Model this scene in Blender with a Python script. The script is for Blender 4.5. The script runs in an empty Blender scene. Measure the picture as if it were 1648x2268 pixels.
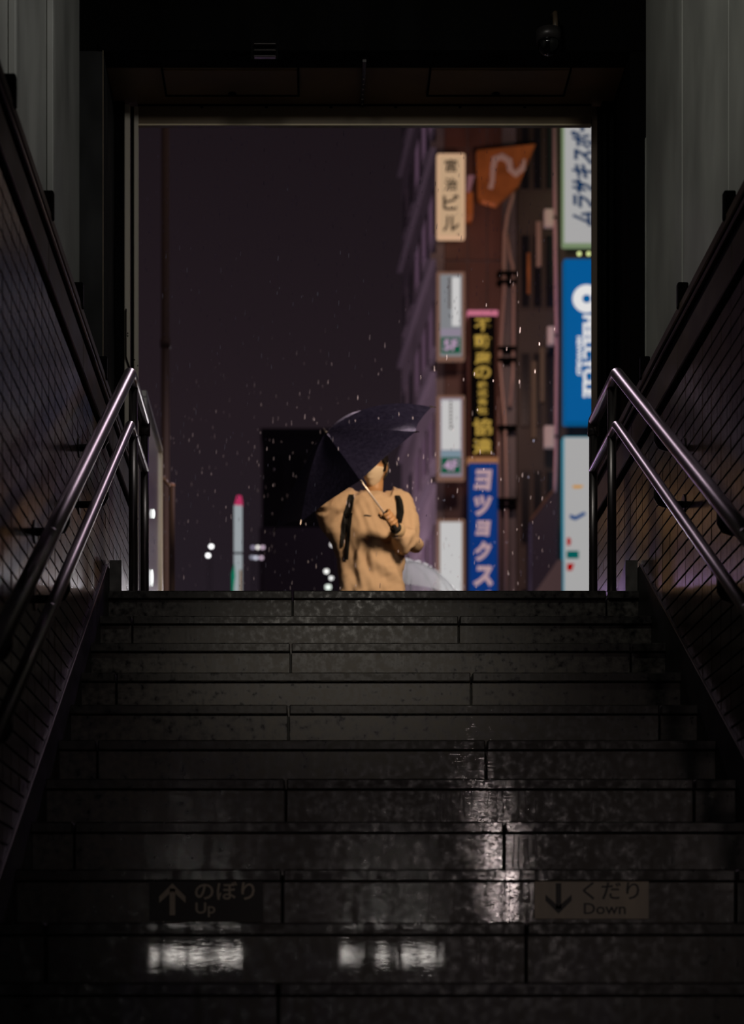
import bpy, bmesh, math, random
from mathutils import Vector, Matrix, noise
from mathutils.bvhtree import BVHTree

sc = bpy.context.scene
COL = sc.collection
random.seed(7)
# ------------------------------------------------------------------ photo frame
# 1648 x 2268 frame; the stairs' vanishing point is (699, 2218); focal length in pixels 4176
F, VX, VY = 4176.0, 699.0, 2218.0
def P(x, y, Y):                       # photo pixel at depth Y (metres in front of the eye) -> world point
    return Vector(((x - VX) * Y / F, Y, (VY - y) * Y / F))
def YX(px, X): return X * F / (px - VX)   # depth at which the plane X=const shows in column px

# ------------------------------------------------------------------ camera
cam_d = bpy.data.cameras.new('camera')
cam = bpy.data.objects.new('camera', cam_d); COL.objects.link(cam)
cam.location = (0, 0, 0); cam.rotation_euler = (math.pi / 2, 0, 0)
cam_d.sensor_fit = 'HORIZONTAL'; cam_d.sensor_width = 24.0
cam_d.lens = F / 1648 * 24.0
cam_d.shift_x = (824 - VX) / 1648; cam_d.shift_y = (VY - 1134) / 1648
cam_d.clip_start = 0.05; cam_d.clip_end = 500
cam_d.dof.use_dof = True; cam_d.dof.focus_distance = 7.6; cam_d.dof.aperture_fstop = 2.4
sc.camera = cam
# ------------------------------------------------------------------ world: rainy purple-brown city night
w = bpy.data.worlds.new('night_sky'); sc.world = w; w.use_nodes = True
nt = w.node_tree; nt.nodes.clear()
wo = nt.nodes.new('ShaderNodeOutputWorld'); bg = nt.nodes.new('ShaderNodeBackground')
tc = nt.nodes.new('ShaderNodeTexCoord'); sx = nt.nodes.new('ShaderNodeSeparateXYZ'); cr = nt.nodes.new('ShaderNodeValToRGB')
nt.links.new(tc.outputs['Generated'], sx.inputs[0]); nt.links.new(sx.outputs['Z'], cr.inputs[0])
nt.links.new(cr.outputs[0], bg.inputs[0]); nt.links.new(bg.outputs[0], wo.inputs[0])
e = cr.color_ramp.elements
e[0].position = 0.0; e[0].color = (.0170, .0132, .0235, 1)
e[1].position = 0.45; e[1].color = (.0090, .0060, .0078, 1)
m_ = e.new(0.23); m_.color = (.0155, .0108, .0150, 1)
m_ = e.new(0.30); m_.color = (.0160, .0103, .0135, 1)
bg.inputs[1].default_value = 1.0
# ------------------------------------------------------------------ lights
def area(name, loc, target, sx_, sy_, power, col, spread=180):
    l = bpy.data.lights.new(name, 'AREA'); l.shape = 'RECTANGLE'; l.size = sx_; l.size_y = sy_
    l.energy = power; l.color = col; l.spread = math.radians(spread)
    o = bpy.data.objects.new(name, l); COL.objects.link(o); o.location = loc
    o.rotation_euler = (Vector(target) - Vector(loc)).to_track_quat('-Z', 'Y').to_euler(); return o
def point(name, loc, power, col, r=.1):
    l = bpy.data.lights.new(name, 'POINT'); l.energy = power; l.color = col; l.shadow_soft_size = r
    o = bpy.data.objects.new(name, l); COL.objects.link(o); o.location = loc; return o
def spot(name, loc, target, power, col, ang, blend=.6, r=.1):
    l = bpy.data.lights.new(name, 'SPOT'); l.energy = power; l.color = col; l.spot_size = math.radians(ang); l.spot_blend = blend; l.shadow_soft_size = r
    o = bpy.data.objects.new(name, l); COL.objects.link(o); o.location = loc
    o.rotation_euler = (Vector(target) - Vector(loc)).to_track_quat('-Z', 'Y').to_euler(); return o
# warm lamp of the entrance, outside behind the right jamb, facing the person
spot('entrance_lamp_light', (1.46, 9.42, 3.62), (.40, 11.5, 2.85), 245, (1, .74, .50), 60, .5, .24)
# passage lamp behind the photographer (its image runs down the wet lower steps)
spot('passage_lamp_light', (1.22, -1.2, .95), (.35, 6.0, .7), 40, (1, .82, .78), 24, .9, .10)
# unseen lights added: a narrow spot on mid flight, two washing the panelled walls
spot('stair_fill_light', (.12, 2.6, 3.1), (.13, 7.2, 1.2), 120, (1, .91, .78), 21, 1.0, .25)
area('panel_wash_left', (.7, 5.2, 4.9), (-1.08, 7.3, 3.9), .5, .3, 4.6, (1, .99, .96), 95)
area('panel_wash_right', (-.3, 5.2, 4.9), (1.51, 7.5, 3.8), .5, .3, 5.6, (1, 1, .90), 95)
# street lamp, then unseen lights added for single surfaces outside
spot('street_lamp_light', (.35, 18.6, 10.3), (.35, 15.2, 1.7), 480, (1, .76, .95), 92, .35, .45)
spot('umbrella_sheen_light', (2.4, 16.5, 7.6), (.58, 11.0, 3.5), 190, (.60, .30, 1), 9, .7, .5)  # added for the purple sheen on the navy umbrella
spot('clear_umbrella_fill', (2.9, 14.0, 5.2), (.85, 15.5, 3.45), 420, (1, .97, .97), 28, .5, .15)  # added to whiten the clear umbrella
point('tile_streak_fill', (1.95, 30, 6.1), 260, (1, .95, 1), .28)  # unseen light added for white streaks on the left tiles
point('tile_glint_fill', (-1.7, 30, 6.0), 160, (.70, .45, 1), .28)  # unseen light added for violet glints on the right tiles
spot('facade_fill_low', (1.6, 40.5, 6), (4.6, 48, 9), 620, (1, .62, .52), 140, .8, .6)  # this and the next two are added to lift the building walls
spot('facade_fill_high', (4.6, 40, 17), (4.6, 48, 18), 640, (1, .62, .50), 140, .8, .6)
spot('side_wall_fill', (-2.8, 50, 9), (3, 52, 13), 2600, (.95, .70, .92), 130, .8, .8)
# ------------------------------------------------------------------ exposure
sc.view_settings.view_transform = 'Standard'; sc.view_settings.look = 'None'
sc.view_settings.exposure = 0.0; sc.view_settings.gamma = 1.0; sc.view_settings.use_curve_mapping = False
sc.cycles.use_denoising = True
sc.cycles.max_bounces = 6; sc.cycles.sample_clamp_indirect = 3.0; sc.cycles.caustics_reflective = False; sc.cycles.caustics_refractive = False

# ------------------------------------------------------------------ materials
MATS = {}
def mat(name, col, rough=.5, metal=0, spec=.5, emit=None, estr=1, bump=None, vary=None, coat=0, alpha=None):
    """procedural principled material; bump=(scale xyz, strength, distance); vary=(scale xyz, amount)"""
    if name in MATS: return MATS[name]
    m = bpy.data.materials.new(name); m.use_nodes = True; MATS[name] = m
    n = m.node_tree.nodes; L = m.node_tree.links; b = n['Principled BSDF']
    b.inputs['Base Color'].default_value = (*col, 1); b.inputs['Roughness'].default_value = rough
    b.inputs['Metallic'].default_value = metal; b.inputs['Specular IOR Level'].default_value = spec
    if coat: b.inputs['Coat Weight'].default_value = coat; b.inputs['Coat Roughness'].default_value = .08
    if emit: b.inputs['Emission Color'].default_value = (*emit, 1); b.inputs['Emission Strength'].default_value = estr
    def tex(scale, detail=4):
        t = n.new('ShaderNodeTexCoord'); mp = n.new('ShaderNodeMapping'); mp.inputs['Scale'].default_value = scale
        ns = n.new('ShaderNodeTexNoise'); ns.inputs['Scale'].default_value = 1; ns.inputs['Detail'].default_value = detail
        L.new(t.outputs['Object'], mp.inputs[0]); L.new(mp.outputs[0], ns.inputs['Vector']); return ns.outputs['Fac']
    if vary:
        f = tex(vary[0]); r = n.new('ShaderNodeMapRange'); r.inputs['From Min'].default_value = .3; r.inputs['From Max'].default_value = .7
        r.inputs['To Min'].default_value = 1 - vary[1]; r.inputs['To Max'].default_value = 1 + vary[1]
        L.new(f, r.inputs[0]); v = n.new('ShaderNodeVectorMath'); v.operation = 'SCALE'; v.inputs[0].default_value = col
        L.new(r.outputs[0], v.inputs['Scale']); L.new(v.outputs[0], b.inputs['Base Color'])
        r2 = n.new('ShaderNodeMapRange'); r2.inputs['From Min'].default_value = .3; r2.inputs['From Max'].default_value = .7
        r2.inputs['To Min'].default_value = max(.03, rough * (1 - vary[1] * .5)); r2.inputs['To Max'].default_value = min(1, rough * (1 + vary[1] * .5))
        L.new(f, r2.inputs[0]); L.new(r2.outputs[0], b.inputs['Roughness'])
    if bump:
        f = tex(bump[0]); bp = n.new('ShaderNodeBump'); bp.inputs['Strength'].default_value = bump[1]; bp.inputs['Distance'].default_value = bump[2]
        L.new(f, bp.inputs['Height']); L.new(bp.outputs[0], b.inputs['Normal'])
    return m
def glow(name, col, s=1.0, rough=.4):
    return mat(name, tuple(min(1, c * .15) for c in col), .7, spec=.1, emit=col, estr=s)

def stone_mat(nm='wet_granite', col=(.085, .078, .068)):
    m = mat(nm, col, .45, bump=((7, 7, 1.2), .35, .012), vary=((42, 42, 42), .9))
    n = m.node_tree.nodes; L = m.node_tree.links; b = n['Principled BSDF']
    # vertical water streaks: film of water over the stone
    t = n.new('ShaderNodeTexCoord'); mp = n.new('ShaderNodeMapping'); mp.inputs['Scale'].default_value = (32, 14, 1.9)
    ns = n.new('ShaderNodeTexNoise'); ns.inputs['Detail'].default_value = 5; ns.inputs['Scale'].default_value = 1
    g = n.new('ShaderNodeNewGeometry')
    L.new(g.outputs['Position'], mp.inputs[0]); L.new(mp.outputs[0], ns.inputs['Vector'])
    sp = n.new('ShaderNodeSeparateXYZ'); L.new(g.outputs['Position'], sp.inputs[0])
    # rain runs in from the street in the middle and collects on the lower steps
    r = n.new('ShaderNodeMapRange'); r.inputs['From Min'].default_value = 1.25; r.inputs['From Max'].default_value = .35; L.new(sp.outputs['Z'], r.inputs[0])
    mu = n.new('ShaderNodeMath'); mu.operation = 'MULTIPLY'; L.new(r.outputs[0], mu.inputs[0])
    r3 = n.new('ShaderNodeMapRange'); r3.inputs['From Min'].default_value = .35; r3.inputs['From Max'].default_value = .62; L.new(ns.outputs['Fac'], r3.inputs[0])
    L.new(r3.outputs[0], mu.inputs[1])
    L.new(mu.outputs[0], b.inputs['Coat Weight']); b.inputs['Coat Roughness'].default_value = .022
    bp = n.new('ShaderNodeBump'); bp.inputs['Distance'].default_value = .0006
    r4 = n.new('ShaderNodeMapRange'); r4.inputs['From Min'].default_value = .19; r4.inputs['From Max'].default_value = .26; r4.inputs['To Min'].default_value = .03; r4.inputs['To Max'].default_value = .45; L.new(sp.outputs['Z'], r4.inputs[0]); L.new(r4.outputs[0], bp.inputs['Strength'])
    mp2 = n.new('ShaderNodeMapping'); mp2.inputs['Scale'].default_value = (22, 22, 330); ns2 = n.new('ShaderNodeTexNoise'); ns2.inputs['Scale'].default_value = 1; ns2.inputs['Detail'].default_value = 2
    L.new(g.outputs['Position'], mp2.inputs[0]); L.new(mp2.outputs[0], ns2.inputs['Vector']); L.new(ns2.outputs['Fac'], bp.inputs['Height']); L.new(bp.outputs[0], b.inputs['Coat Normal'])
    return m
def tile_mat():
    m = mat('brown_glazed_tile', (.072, .045, .033), .20, bump=((70, 70, .8), .5, .004))
    n = m.node_tree.nodes; L = m.node_tree.links; b = n['Principled BSDF']
    g = n.new('ShaderNodeNewGeometry'); sn = n.new('ShaderNodeVectorMath'); sn.operation = 'SNAP'; sn.inputs[1].default_value = (.5, .15, .056)
    L.new(g.outputs['Position'], sn.inputs[0]); wn = n.new('ShaderNodeTexWhiteNoise'); L.new(sn.outputs[0], wn.inputs['Vector'])
    r = n.new('ShaderNodeMapRange'); r.inputs['To Min'].default_value = .6; r.inputs['To Max'].default_value = 1.5; L.new(wn.outputs['Value'], r.inputs[0])
    v = n.new('ShaderNodeVectorMath'); v.operation = 'SCALE'; v.inputs[0].default_value = (.072, .045, .033); L.new(r.outputs[0], v.inputs['Scale']); L.new(v.outputs[0], b.inputs['Base Color'])
    return m
STONE = stone_mat(); STONE2 = stone_mat('worn_granite', (.040, .037, .033)); TILE = tile_mat()
GROUT = mat('dark_grout', (.012, .009, .008), .8)
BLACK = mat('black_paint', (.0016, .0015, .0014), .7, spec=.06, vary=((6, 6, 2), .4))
PANEL = mat('grey_wall_panel', (.33, .33, .305), .5, vary=((2.5, 2.5, 1.2), .30), spec=.3)
BEIGE = mat('beige_steel_trim', (.30, .235, .165), .45, vary=((3, 3, 3), .15))
BROWN = mat('brown_metal_trim', (.085, .058, .038), .42, vary=((2, 6, 9), .3))
SHINY = mat('bright_metal_trim', (.34, .30, .29), .25, metal=1)
STEEL = mat('stainless_steel', (.24, .215, .215), .36, metal=1, bump=((3, 3, 160), .05, .002))
DSTEEL = mat('dark_steel', (.05, .045, .045), .4, metal=.6)
CONC = mat('dark_concrete', (.05, .05, .048), .8, vary=((5, 5, 3), .5))
ASPH = mat('wet_asphalt', (.03, .03, .033), .25, bump=((30, 30, 30), .3, .01))

# ------------------------------------------------------------------ mesh helpers
def new(): return bmesh.new()
def box(bm, x0, x1, y0, y1, z0, z1):
    v = [bm.verts.new(c) for c in ((x0,y0,z0),(x1,y0,z0),(x1,y1,z0),(x0,y1,z0),(x0,y0,z1),(x1,y0,z1),(x1,y1,z1),(x0,y1,z1))]
    for f in ((0,3,2,1),(4,5,6,7),(0,1,5,4),(1,2,6,5),(2,3,7,6),(3,0,4,7)): bm.faces.new([v[i] for i in f])
    return bm
def bevel(bm, w, seg=1):
    bmesh.ops.bevel(bm, geom=list(bm.edges), offset=w, segments=seg, affect='EDGES', clamp_overlap=True); return bm
def ring(bm, c, u, v, ru, rv, n):
    return [bm.verts.new(c + u * (ru * math.cos(2*math.pi*k/n)) + v * (rv * math.sin(2*math.pi*k/n))) for k in range(n)]
def skin(bm, a, b):
    n = len(a)
    for k in range(n): bm.faces.new((a[k], a[(k+1) % n], b[(k+1) % n], b[k]))
def tube(bm, pts, r, n=12, cap=True):
    pts = [Vector(p) for p in pts]; rs = r if isinstance(r, (list, tuple)) else [r] * len(pts)
    prev = None; u = None
    for i, p in enumerate(pts):
        t = (pts[min(i+1, len(pts)-1)] - pts[max(i-1, 0)]).normalized()
        if u is None: u = t.orthogonal().normalized()
        u = (u - t * u.dot(t)).normalized(); v = t.cross(u)
        R = ring(bm, p, u, v, rs[i], rs[i], n)
        if prev: skin(bm, prev, R)
        elif cap: bm.faces.new(list(reversed(R)))
        prev = R
    if cap: bm.faces.new(prev)
    return bm
def loft(bm, rings, n=20):          # rings: (cx, cy, z, rx, ry)
    prev = None
    for cx, cy, z, rx, ry in rings:
        R = ring(bm, Vector((cx, cy, z)), Vector((1,0,0)), Vector((0,1,0)), rx, ry, n)
        if prev: skin(bm, prev, R)
        else: bm.faces.new(list(reversed(R)))
        prev = R
    bm.faces.new(prev); return bm
def ball(bm, c, r, seg=16, rot=None):
    M = Matrix.Translation(Vector(c))
    if rot is not None: M = M @ rot.to_4x4()
    if not isinstance(r, (tuple, list)): r = (r, r, r)
    bmesh.ops.create_uvsphere(bm, u_segments=seg, v_segments=max(6, seg*2//3), radius=1, matrix=M @ Matrix.Diagonal((*r, 1))); return bm
def prism(bm, poly, d):              # poly: list of points, extruded by vector d
    a = [bm.verts.new(Vector(p)) for p in poly]; b = [bm.verts.new(Vector(p) + Vector(d)) for p in poly]
    bm.faces.new(list(reversed(a))); bm.faces.new(b); skin(bm, a, b)
    bmesh.ops.recalc_face_normals(bm, faces=bm.faces[:]); return bm
def wpos(o):
    p = Vector((0,0,0))
    while o: p += o.location; o = o.parent
    return p
def obj(name, bm, m, parent=None, origin=None, smooth=False, **props):
    org = wpos(parent) if parent else Vector((0,0,0))
    if isinstance(bm, bpy.types.Mesh): me = bm
    else:
        bmesh.ops.recalc_face_normals(bm, faces=bm.faces[:]); me = bpy.data.meshes.new(name); bm.to_mesh(me); bm.free()
    off = Vector(origin) if origin is not None else Vector((0,0,0))
    if parent is not None: off = org + off * 0
    me.transform(Matrix.Translation(-(off)))
    me.materials.append(m)
    if smooth:
        for p in me.polygons: p.use_smooth = True
    o = bpy.data.objects.new(name, me); COL.objects.link(o)
    if parent: o.parent = parent
    else: o.location = off
    for k, v in props.items(): o[k] = v
    return o
def thing(name, label, cat, loc, group=None):
    o = bpy.data.objects.new(name, None); COL.objects.link(o); o.location = loc; o.empty_display_size = .1
    o['label'] = label; o['category'] = cat
    if group: o['group'] = group
    return o
def struct(name, bm, m, parent=None, label=None, **k):
    o = obj(name, bm, m, parent, **k)
    if not parent: o['kind'] = 'structure'
    if label: o['label'] = label
    return o
def part_copy(src, parent, delta):
    c = src.copy(); COL.objects.link(c); c.parent = parent; c.location = src.location + Vector(delta); return c
def text_mesh(body, h=None, w=None, depth=.004, shear=0, bold=0):
    """lettering in the XY plane, centred, y up, scaled to height h / width w"""
    c = bpy.data.curves.new('lettering', 'FONT'); c.body = body; c.extrude = .02; c.shear = shear; c.offset = bold
    c.resolution_u = 3
    o = bpy.data.objects.new('lettering', c); COL.objects.link(o)
    me = bpy.data.meshes.new_from_object(o.evaluated_get(bpy.context.evaluated_depsgraph_get()))
    bpy.data.objects.remove(o); bpy.data.curves.remove(c)
    xs = [v.co.x for v in me.vertices]; ys = [v.co.y for v in me.vertices]
    cx, cy = (min(xs)+max(xs))/2, (min(ys)+max(ys))/2; tw, th = max(xs)-min(xs), max(ys)-min(ys)
    sy = (h / th) if h else (w / tw); sx_ = (w / tw) if w else sy
    for v in me.vertices: v.co = Vector(((v.co.x-cx)*sx_, (v.co.y-cy)*sy, v.co.z * depth / .02))
    return me
def place_text(body, center, parent, m, h=None, w=None, rot=0, name='lettering', shear=0, bold=0, depth=.004, fit=None):
    """stand lettering upright facing the camera (-Y) at world centre; rot in degrees, clockwise negative"""
    me = text_mesh(body, h, w, depth, shear, bold)
    me.transform(Matrix.Translation(Vector(center)) @ Matrix.Rotation(math.radians(-rot), 4, 'Y') @ Matrix.Rotation(math.pi/2, 4, 'X'))
    return obj(name, me, m, parent)

# ================================================================== STRUCTURE
RISE, GOING, D0 = .165, .30, 7.792
H0 = 10.29 * RISE                     # street level above the eye
XL, XR = -.87, 1.35                   # tile faces of the two walls
ZT = 2.285                            # top of the tiling
YEND = 9.10                           # end of the tiled parapets
YB = 1.2
def step(i): return D0 - i * GOING, H0 - i * RISE

# --- street pavement outside
struct('pavement', box(new(), -14, 16, 9.3, 130, H0-.3, H0), ASPH)
# --- lower floor of the passage
struct('floor', box(new(), -4.2, 4.6, -22, 1.75, H0-20*RISE-.2, H0-20*RISE), CONC)

# --- stairs: concrete core with stone treads and risers laid on it
bm = new(); prof = []
for i in range(0, 20):
    y, z = step(i); prof += [(y+.045, z-.036), (y+.045, z-RISE-.036)]
prof = [(9.3, H0-.036)] + prof + [(1.75, H0-20*RISE-.3), (9.3, H0-20*RISE-.3)]
a = [bm.verts.new((XL-.05, y, z)) for y, z in prof]; b = [bm.verts.new((XR+.05, y, z)) for y, z in prof]
bm.faces.new(a); bm.faces.new(list(reversed(b))); skin(bm, a, b)
stairs = struct('staircase', bm, CONC)
stairs['label'] = 'wet dark granite staircase climbing to the street'
JOINT = (.57, -.095)
for i in range(0, 13):
    y, z = step(i)
    j = JOINT[i % 2 == 0]; cuts = [c for c in (j-1.3, j, j+1.3) if XL+.03 < c < XR-.03]; xs = [XL+.006] + cuts + [XR-.006]
    back = 9.3 if i == 0 else y + GOING + .045
    for k in range(len(xs)-1):
        g = .0035; dy = random.uniform(-.0015, .0015)
        t = bevel(box(new(), xs[k]+g, xs[k+1]-g, y+dy, back-.002, z-.034, z), .004)
        obj('tread_slab', t, STONE2, stairs)
        t = bevel(box(new(), xs[k]+g, xs[k+1]-g, y+.012-dy, y+.044, z-RISE+.001, z-.0355), .002)
        obj('riser_slab', t, STONE, stairs)

# --- tiled parapets
def wall(side):
    s = -1 if side == 'left' else 1
    X = XL if s < 0 else XR
    f = X + s*.006                                  # grout plane behind the tile faces
    def xb(a, b): return (min(a, b), max(a, b))
    W = struct('wall_'+side, box(new(), *xb(f, f+s*.24), YB, YEND, -2.2, ZT+.01), GROUT)
    W['label'] = 'brown tiled parapet wall on the %s of the stairs' % side
    TP, TR = .150, .056
    cand = []
    for c in range(int((YEND-4.2)/TP)):
        y1 = YEND - c*TP; y0 = y1 - TP
        for r in range(60):
            z1 = ZT - r*TR; z0 = z1 - TR
            yc = (y0+y1)/2
            lim = min(H0, H0 - (D0-.0-yc)*RISE/GOING) + .10
            if z1 < lim - .02: break
            px = VX + X*F/yc; py = VY - (z0+z1)/2*F/yc
            inside = -25 < px < 1673 and -30 < py < 2300
            cand.append(((1 if inside else 0), 1/yc, y0, y1, z0, z1))
    cand.sort(key=lambda t: (-t[0], -t[1]))
    me = None
    stuff = new()
    for q, (ins, _, y0, y1, z0, z1) in enumerate(cand):
        rx = random.gauss(0, .0035); rz = random.gauss(0, .006)
        c = Vector((X, (y0+y1)/2, (z0+z1)/2))
        if q < 290 and ins:
            if me is None:
                t = bevel(box(new(), -.006, .006, -TP/2+.002, TP/2-.002, -TR/2+.003, TR/2-.003), .0018)
                me = bpy.data.meshes.new('tile'); t.to_mesh(me); t.free(); me.materials.append(TILE)
            o = bpy.data.objects.new('tile', me); COL.objects.link(o); o.parent = W
            o.location = c; o.rotation_euler = (0, rx, rz)
        else:
            n0 = len(stuff.verts); box(stuff, -.006, .006, -TP/2+.002, TP/2-.002, -TR/2+.003, TR/2-.003)
            stuff.verts.ensure_lookup_table()
            M = Matrix.Translation(c) @ Matrix.Rotation(rz, 4, 'Z') @ Matrix.Rotation(rx, 4, 'Y')
            for v in stuff.verts[n0:]: v.co = M @ v.co
    o = obj('far_tiling', stuff, TILE, W); o['kind'] = 'stuff'
    # trims along the top of the parapet
    def strip(nm, proud, z0, z1, m, y0=4.0, y1=YEND, back=.1):
        return obj(nm, bevel(box(new(), *xb(X - s*proud, X + s*back), y0, y1, z0, z1), .004), m, W)
    strip('black_gap', -.012, ZT, 2.327, BLACK)  # recessed black strip between tiling and fascia
    for ya, yb in ((4.0, 5.04), (5.046, 6.06), (6.066, 6.97), (6.976, 7.98), (7.986, YEND)):
        strip('fascia_board', .012, 2.327, 2.445, BROWN, ya, yb)
    strip('fascia_lip', .016, 2.322, 2.331, SHINY)
    strip('recess_board', -.006, 2.445, 2.503, BLACK)  # recessed black board
    strip('cap_rail', .010, 2.503, 2.518, SHINY)
    strip('cap_board', -.004, 2.518, 2.548, BLACK)
    strip('ledge', .004, 2.548, 2.585, BROWN, back=.32)
    for yc in (4.62, 5.42, 6.20, 6.99, 7.79):
        obj('clip', bevel(box(new(), *xb(X - s*.010, X + s*.03), yc-.016, yc+.016, 2.57, 2.662), .004), BLACK, W)
    # metal cladding panels standing on the ledge, set back
    PX = -1.08 if s < 0 else 1.512
    seams = (4.6, 5.70, 6.67, 7.62, 8.64) if s < 0 else (4.3, 5.2, 6.05, 6.91, 7.78, 8.64)
    for k in range(len(seams)-1):
        dx = random.uniform(-.002, .002)
        obj('cladding_panel', bevel(box(new(), *xb(PX+dx, PX + s*.03), seams[k]+.006, seams[k+1]-.006, 2.58, 5.35), .004), PANEL, W)
    obj('panel_backing', box(new(), *xb(PX + s*.026, PX + s*.12), 4.3, 8.64, 2.5, 5.4), BLACK, W)
    if s < 0:
        for yc in seams[1:4]:
            obj('panel_batten', bevel(box(new(), PX, PX+.026, yc-.05, yc-.008, 3.225, 5.35), .003), PANEL, W)
    return W
WL = wall('left'); WR = wall('right')

# --- stone skirting along the flight (sloped), flat at the top
def skirt(side):
    s = -1 if side == 'left' else 1; X = XL if s < 0 else XR
    k = RISE/GOING
    yb = 2.5; zb = H0 - (D0-yb)*k
    yt = D0 - .02
    poly = [(yb, zb-.30), (yb, zb+.115), (yt, H0 - (D0-yt)*k + .115), (YEND-.35, H0+.10) if False else (yt+.03, H0+.10), (YEND, H0+.10), (YEND, H0-.25)]
    bm = new(); prism(bm, [(X - s*.014, y, z) for y, z in poly], (s*.03, 0, 0))
    o = struct('baseboard_'+side, bm, mat('dark_skirting', (.022, .02, .018), .5, vary=((8, 8, 8), .4)))
    bm = new(); tube(bm, [(X - s*.0155, yb, zb+.118), (X - s*.0155, yt, H0-(D0-yt)*k+.118)], .003, 6)
    obj('skirting_edge', bm, BROWN, o)
    # little splayed stone block where the flight meets the street
    bm = new(); prism(bm, [(X-s*.016, yt+.04, H0), (X-s*.016, yt+.04, H0+.13), (X-s*.016, yt+.42, H0)], (-s*.05, 0, 0))
    obj('end_block', bm, mat('grey_end_block', (.16, .15, .14), .35, vary=((20, 20, 20), .4)), o)
    return o
skirt('left'); skirt('right')

# --- front wall of the entrance: piers, header, soffit, gate frame
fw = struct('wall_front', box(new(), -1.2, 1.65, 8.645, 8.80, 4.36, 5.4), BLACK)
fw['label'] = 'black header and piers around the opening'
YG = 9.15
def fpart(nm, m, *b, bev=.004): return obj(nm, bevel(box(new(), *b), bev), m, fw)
fpart('pier', mat('near_black_concrete', (.010, .010, .0095), .8, vary=((6, 6, 3), .6)), -1.16, -.974, 8.645, 9.3, 2.588, 4.36)  # left pier in near-black concrete with random mottling
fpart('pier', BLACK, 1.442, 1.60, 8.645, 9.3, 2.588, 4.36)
fpart('pier_return', BLACK, -.974, -.925, 9.12, 9.3, 2.2, 4.36)
fpart('pier_return', BLACK, 1.387, 1.46, 9.12, 9.3, 2.2, 4.36)
fpart('pier_edge', BEIGE, -.976, -.973, 8.64, 8.65, 2.59, 4.36, bev=.0008)
fpart('pier_edge', PANEL, 1.5085, 1.5125, 8.62, 8.64, 2.59, 3.95, bev=.001)
SOF = mat('brown_soffit_paint', (.34, .215, .125), .5, vary=((2, 2, 2), .3))
fpart('soffit', SOF, -1.0, 1.46, 8.80, 9.3, 4.356, 4.42)
fpart('header_base', BLACK, -1.0, 1.46, 8.64, 8.80, 4.356, 4.40)
for x0, x1 in ((-.7135, -.0846), (.54, 1.188)):
    h = fpart('access_hatch', SOF, x0, x1, 8.815, 9.05, 4.350, 4.357, bev=.002)
    bm = new(); box(bm, x0-.008, x1+.008, 9.05, 9.058, 4.346, 4.358); box(bm, x0-.008, x0, 8.80, 9.058, 4.346, 4.358); box(bm, x1, x1+.008, 8.80, 9.058, 4.346, 4.358)
    obj('hatch_frame', bm, BLACK, h)
    bm = new(); ball(bm, ((x0+x1)/2, 9.035, 4.348), (.02, .02, .006), 10); obj('hatch_knob', bm, BLACK, h)
bm = new(); box(bm, .217, .234, 8.70, 9.14, 4.335, 4.357); obj('conduit', bm, DSTEEL, fw)
for k in range(6):
    bm = new(); ball(bm, (.2255, 8.86+k*.05, 4.334), (.006, .006, .003), 8); obj('conduit_screw', bm, SHINY, fw)
# gate frame
lint = struct('trim_1', bevel(box(new(), -.862, 1.339, YG, YG+.02, 4.258, 4.345), .002), mat('brown_lintel_paint', (.22, .155, .095), .45, vary=((2, 2, 2), .15)))
lint['label'] = 'beige steel lintel over the opening'
obj('lintel_lip', bevel(box(new(), -.862, 1.339, YG-.006, YG+.024, 4.249, 4.2575), .002), mat('lit_lip_tone', (.85, .70, .48), .3), lint)  # pale colour stands in for street light on the lip
obj('lintel_gap', box(new(), -.862, 1.339, YG+.003, YG+.05, 4.345, 4.358), BLACK, lint)
for k in range(6):
    bm = new(); ball(bm, (P(447+143*k, 237, YG).x, YG-.001, P(0, 237, YG).z), (.008, .004, .007), 8); obj('lintel_bolt', bm, BLACK, lint)
def jamb(nm, xs, lab, jm):
    j = struct(nm, bevel(box(new(), xs[0], xs[1], YG-.03, YG-.005, 2.2, 4.34), .003), jm); j['label'] = lab
    obj('guide_rail', bevel(box(new(), xs[2], xs[3], YG-.01, YG+.012, H0, 4.34), .003), jm, j)
    obj('guide_slot', box(new(), min(xs[1], xs[3])+.0005, max(xs[0], xs[2])-.0005, YG+.005, YG+.012, H0, 4.345), BLACK, j)
    return j
J1 = jamb('trim_2', (-.925, -.898, -.881, -.859), 'beige steel jamb left of the opening', mat('cream_steel', (.62, .55, .45), .4))
J2 = jamb('trim_3', (1.367+.037, 1.367+.059, 1.339, 1.367), 'brown steel jamb right of the opening', mat('brown_steel', (.16, .11, .08), .4))
# loop of cable on the left jamb
bm = new(); tube(bm, [P(279, 684, YG-.04), P(279, 740, YG-.04), P(279, 790, YG-.04), P(284, 806, YG-.04), P(291, 826, YG-.04)], .0035, 6); obj('jamb_cable', bm, BLACK, J1)
for x, y in ((283, 738), (283, 744), (298, 797), (305, 810)):
    bm = new(); ball(bm, P(x, y, YG-.032), (.003, .003, .004), 8); obj('jamb_bolt', bm, BLACK, J1)
# canopy over the street side and ceiling of the stairwell
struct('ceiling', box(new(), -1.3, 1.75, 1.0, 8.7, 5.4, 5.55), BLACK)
struct('trim_4', bevel(box(new(), -1.3, 1.75, 9.3, 9.9, 4.66, 4.9), .01), BLACK)['label'] = 'dark canopy edge outside above the lintel'
struct('ceiling_passage', box(new(), -4.2, 4.6, -22, -1.5, .86, 1.0), mat('passage_ceiling_paint', (.5, .48, .45), .7))

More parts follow.
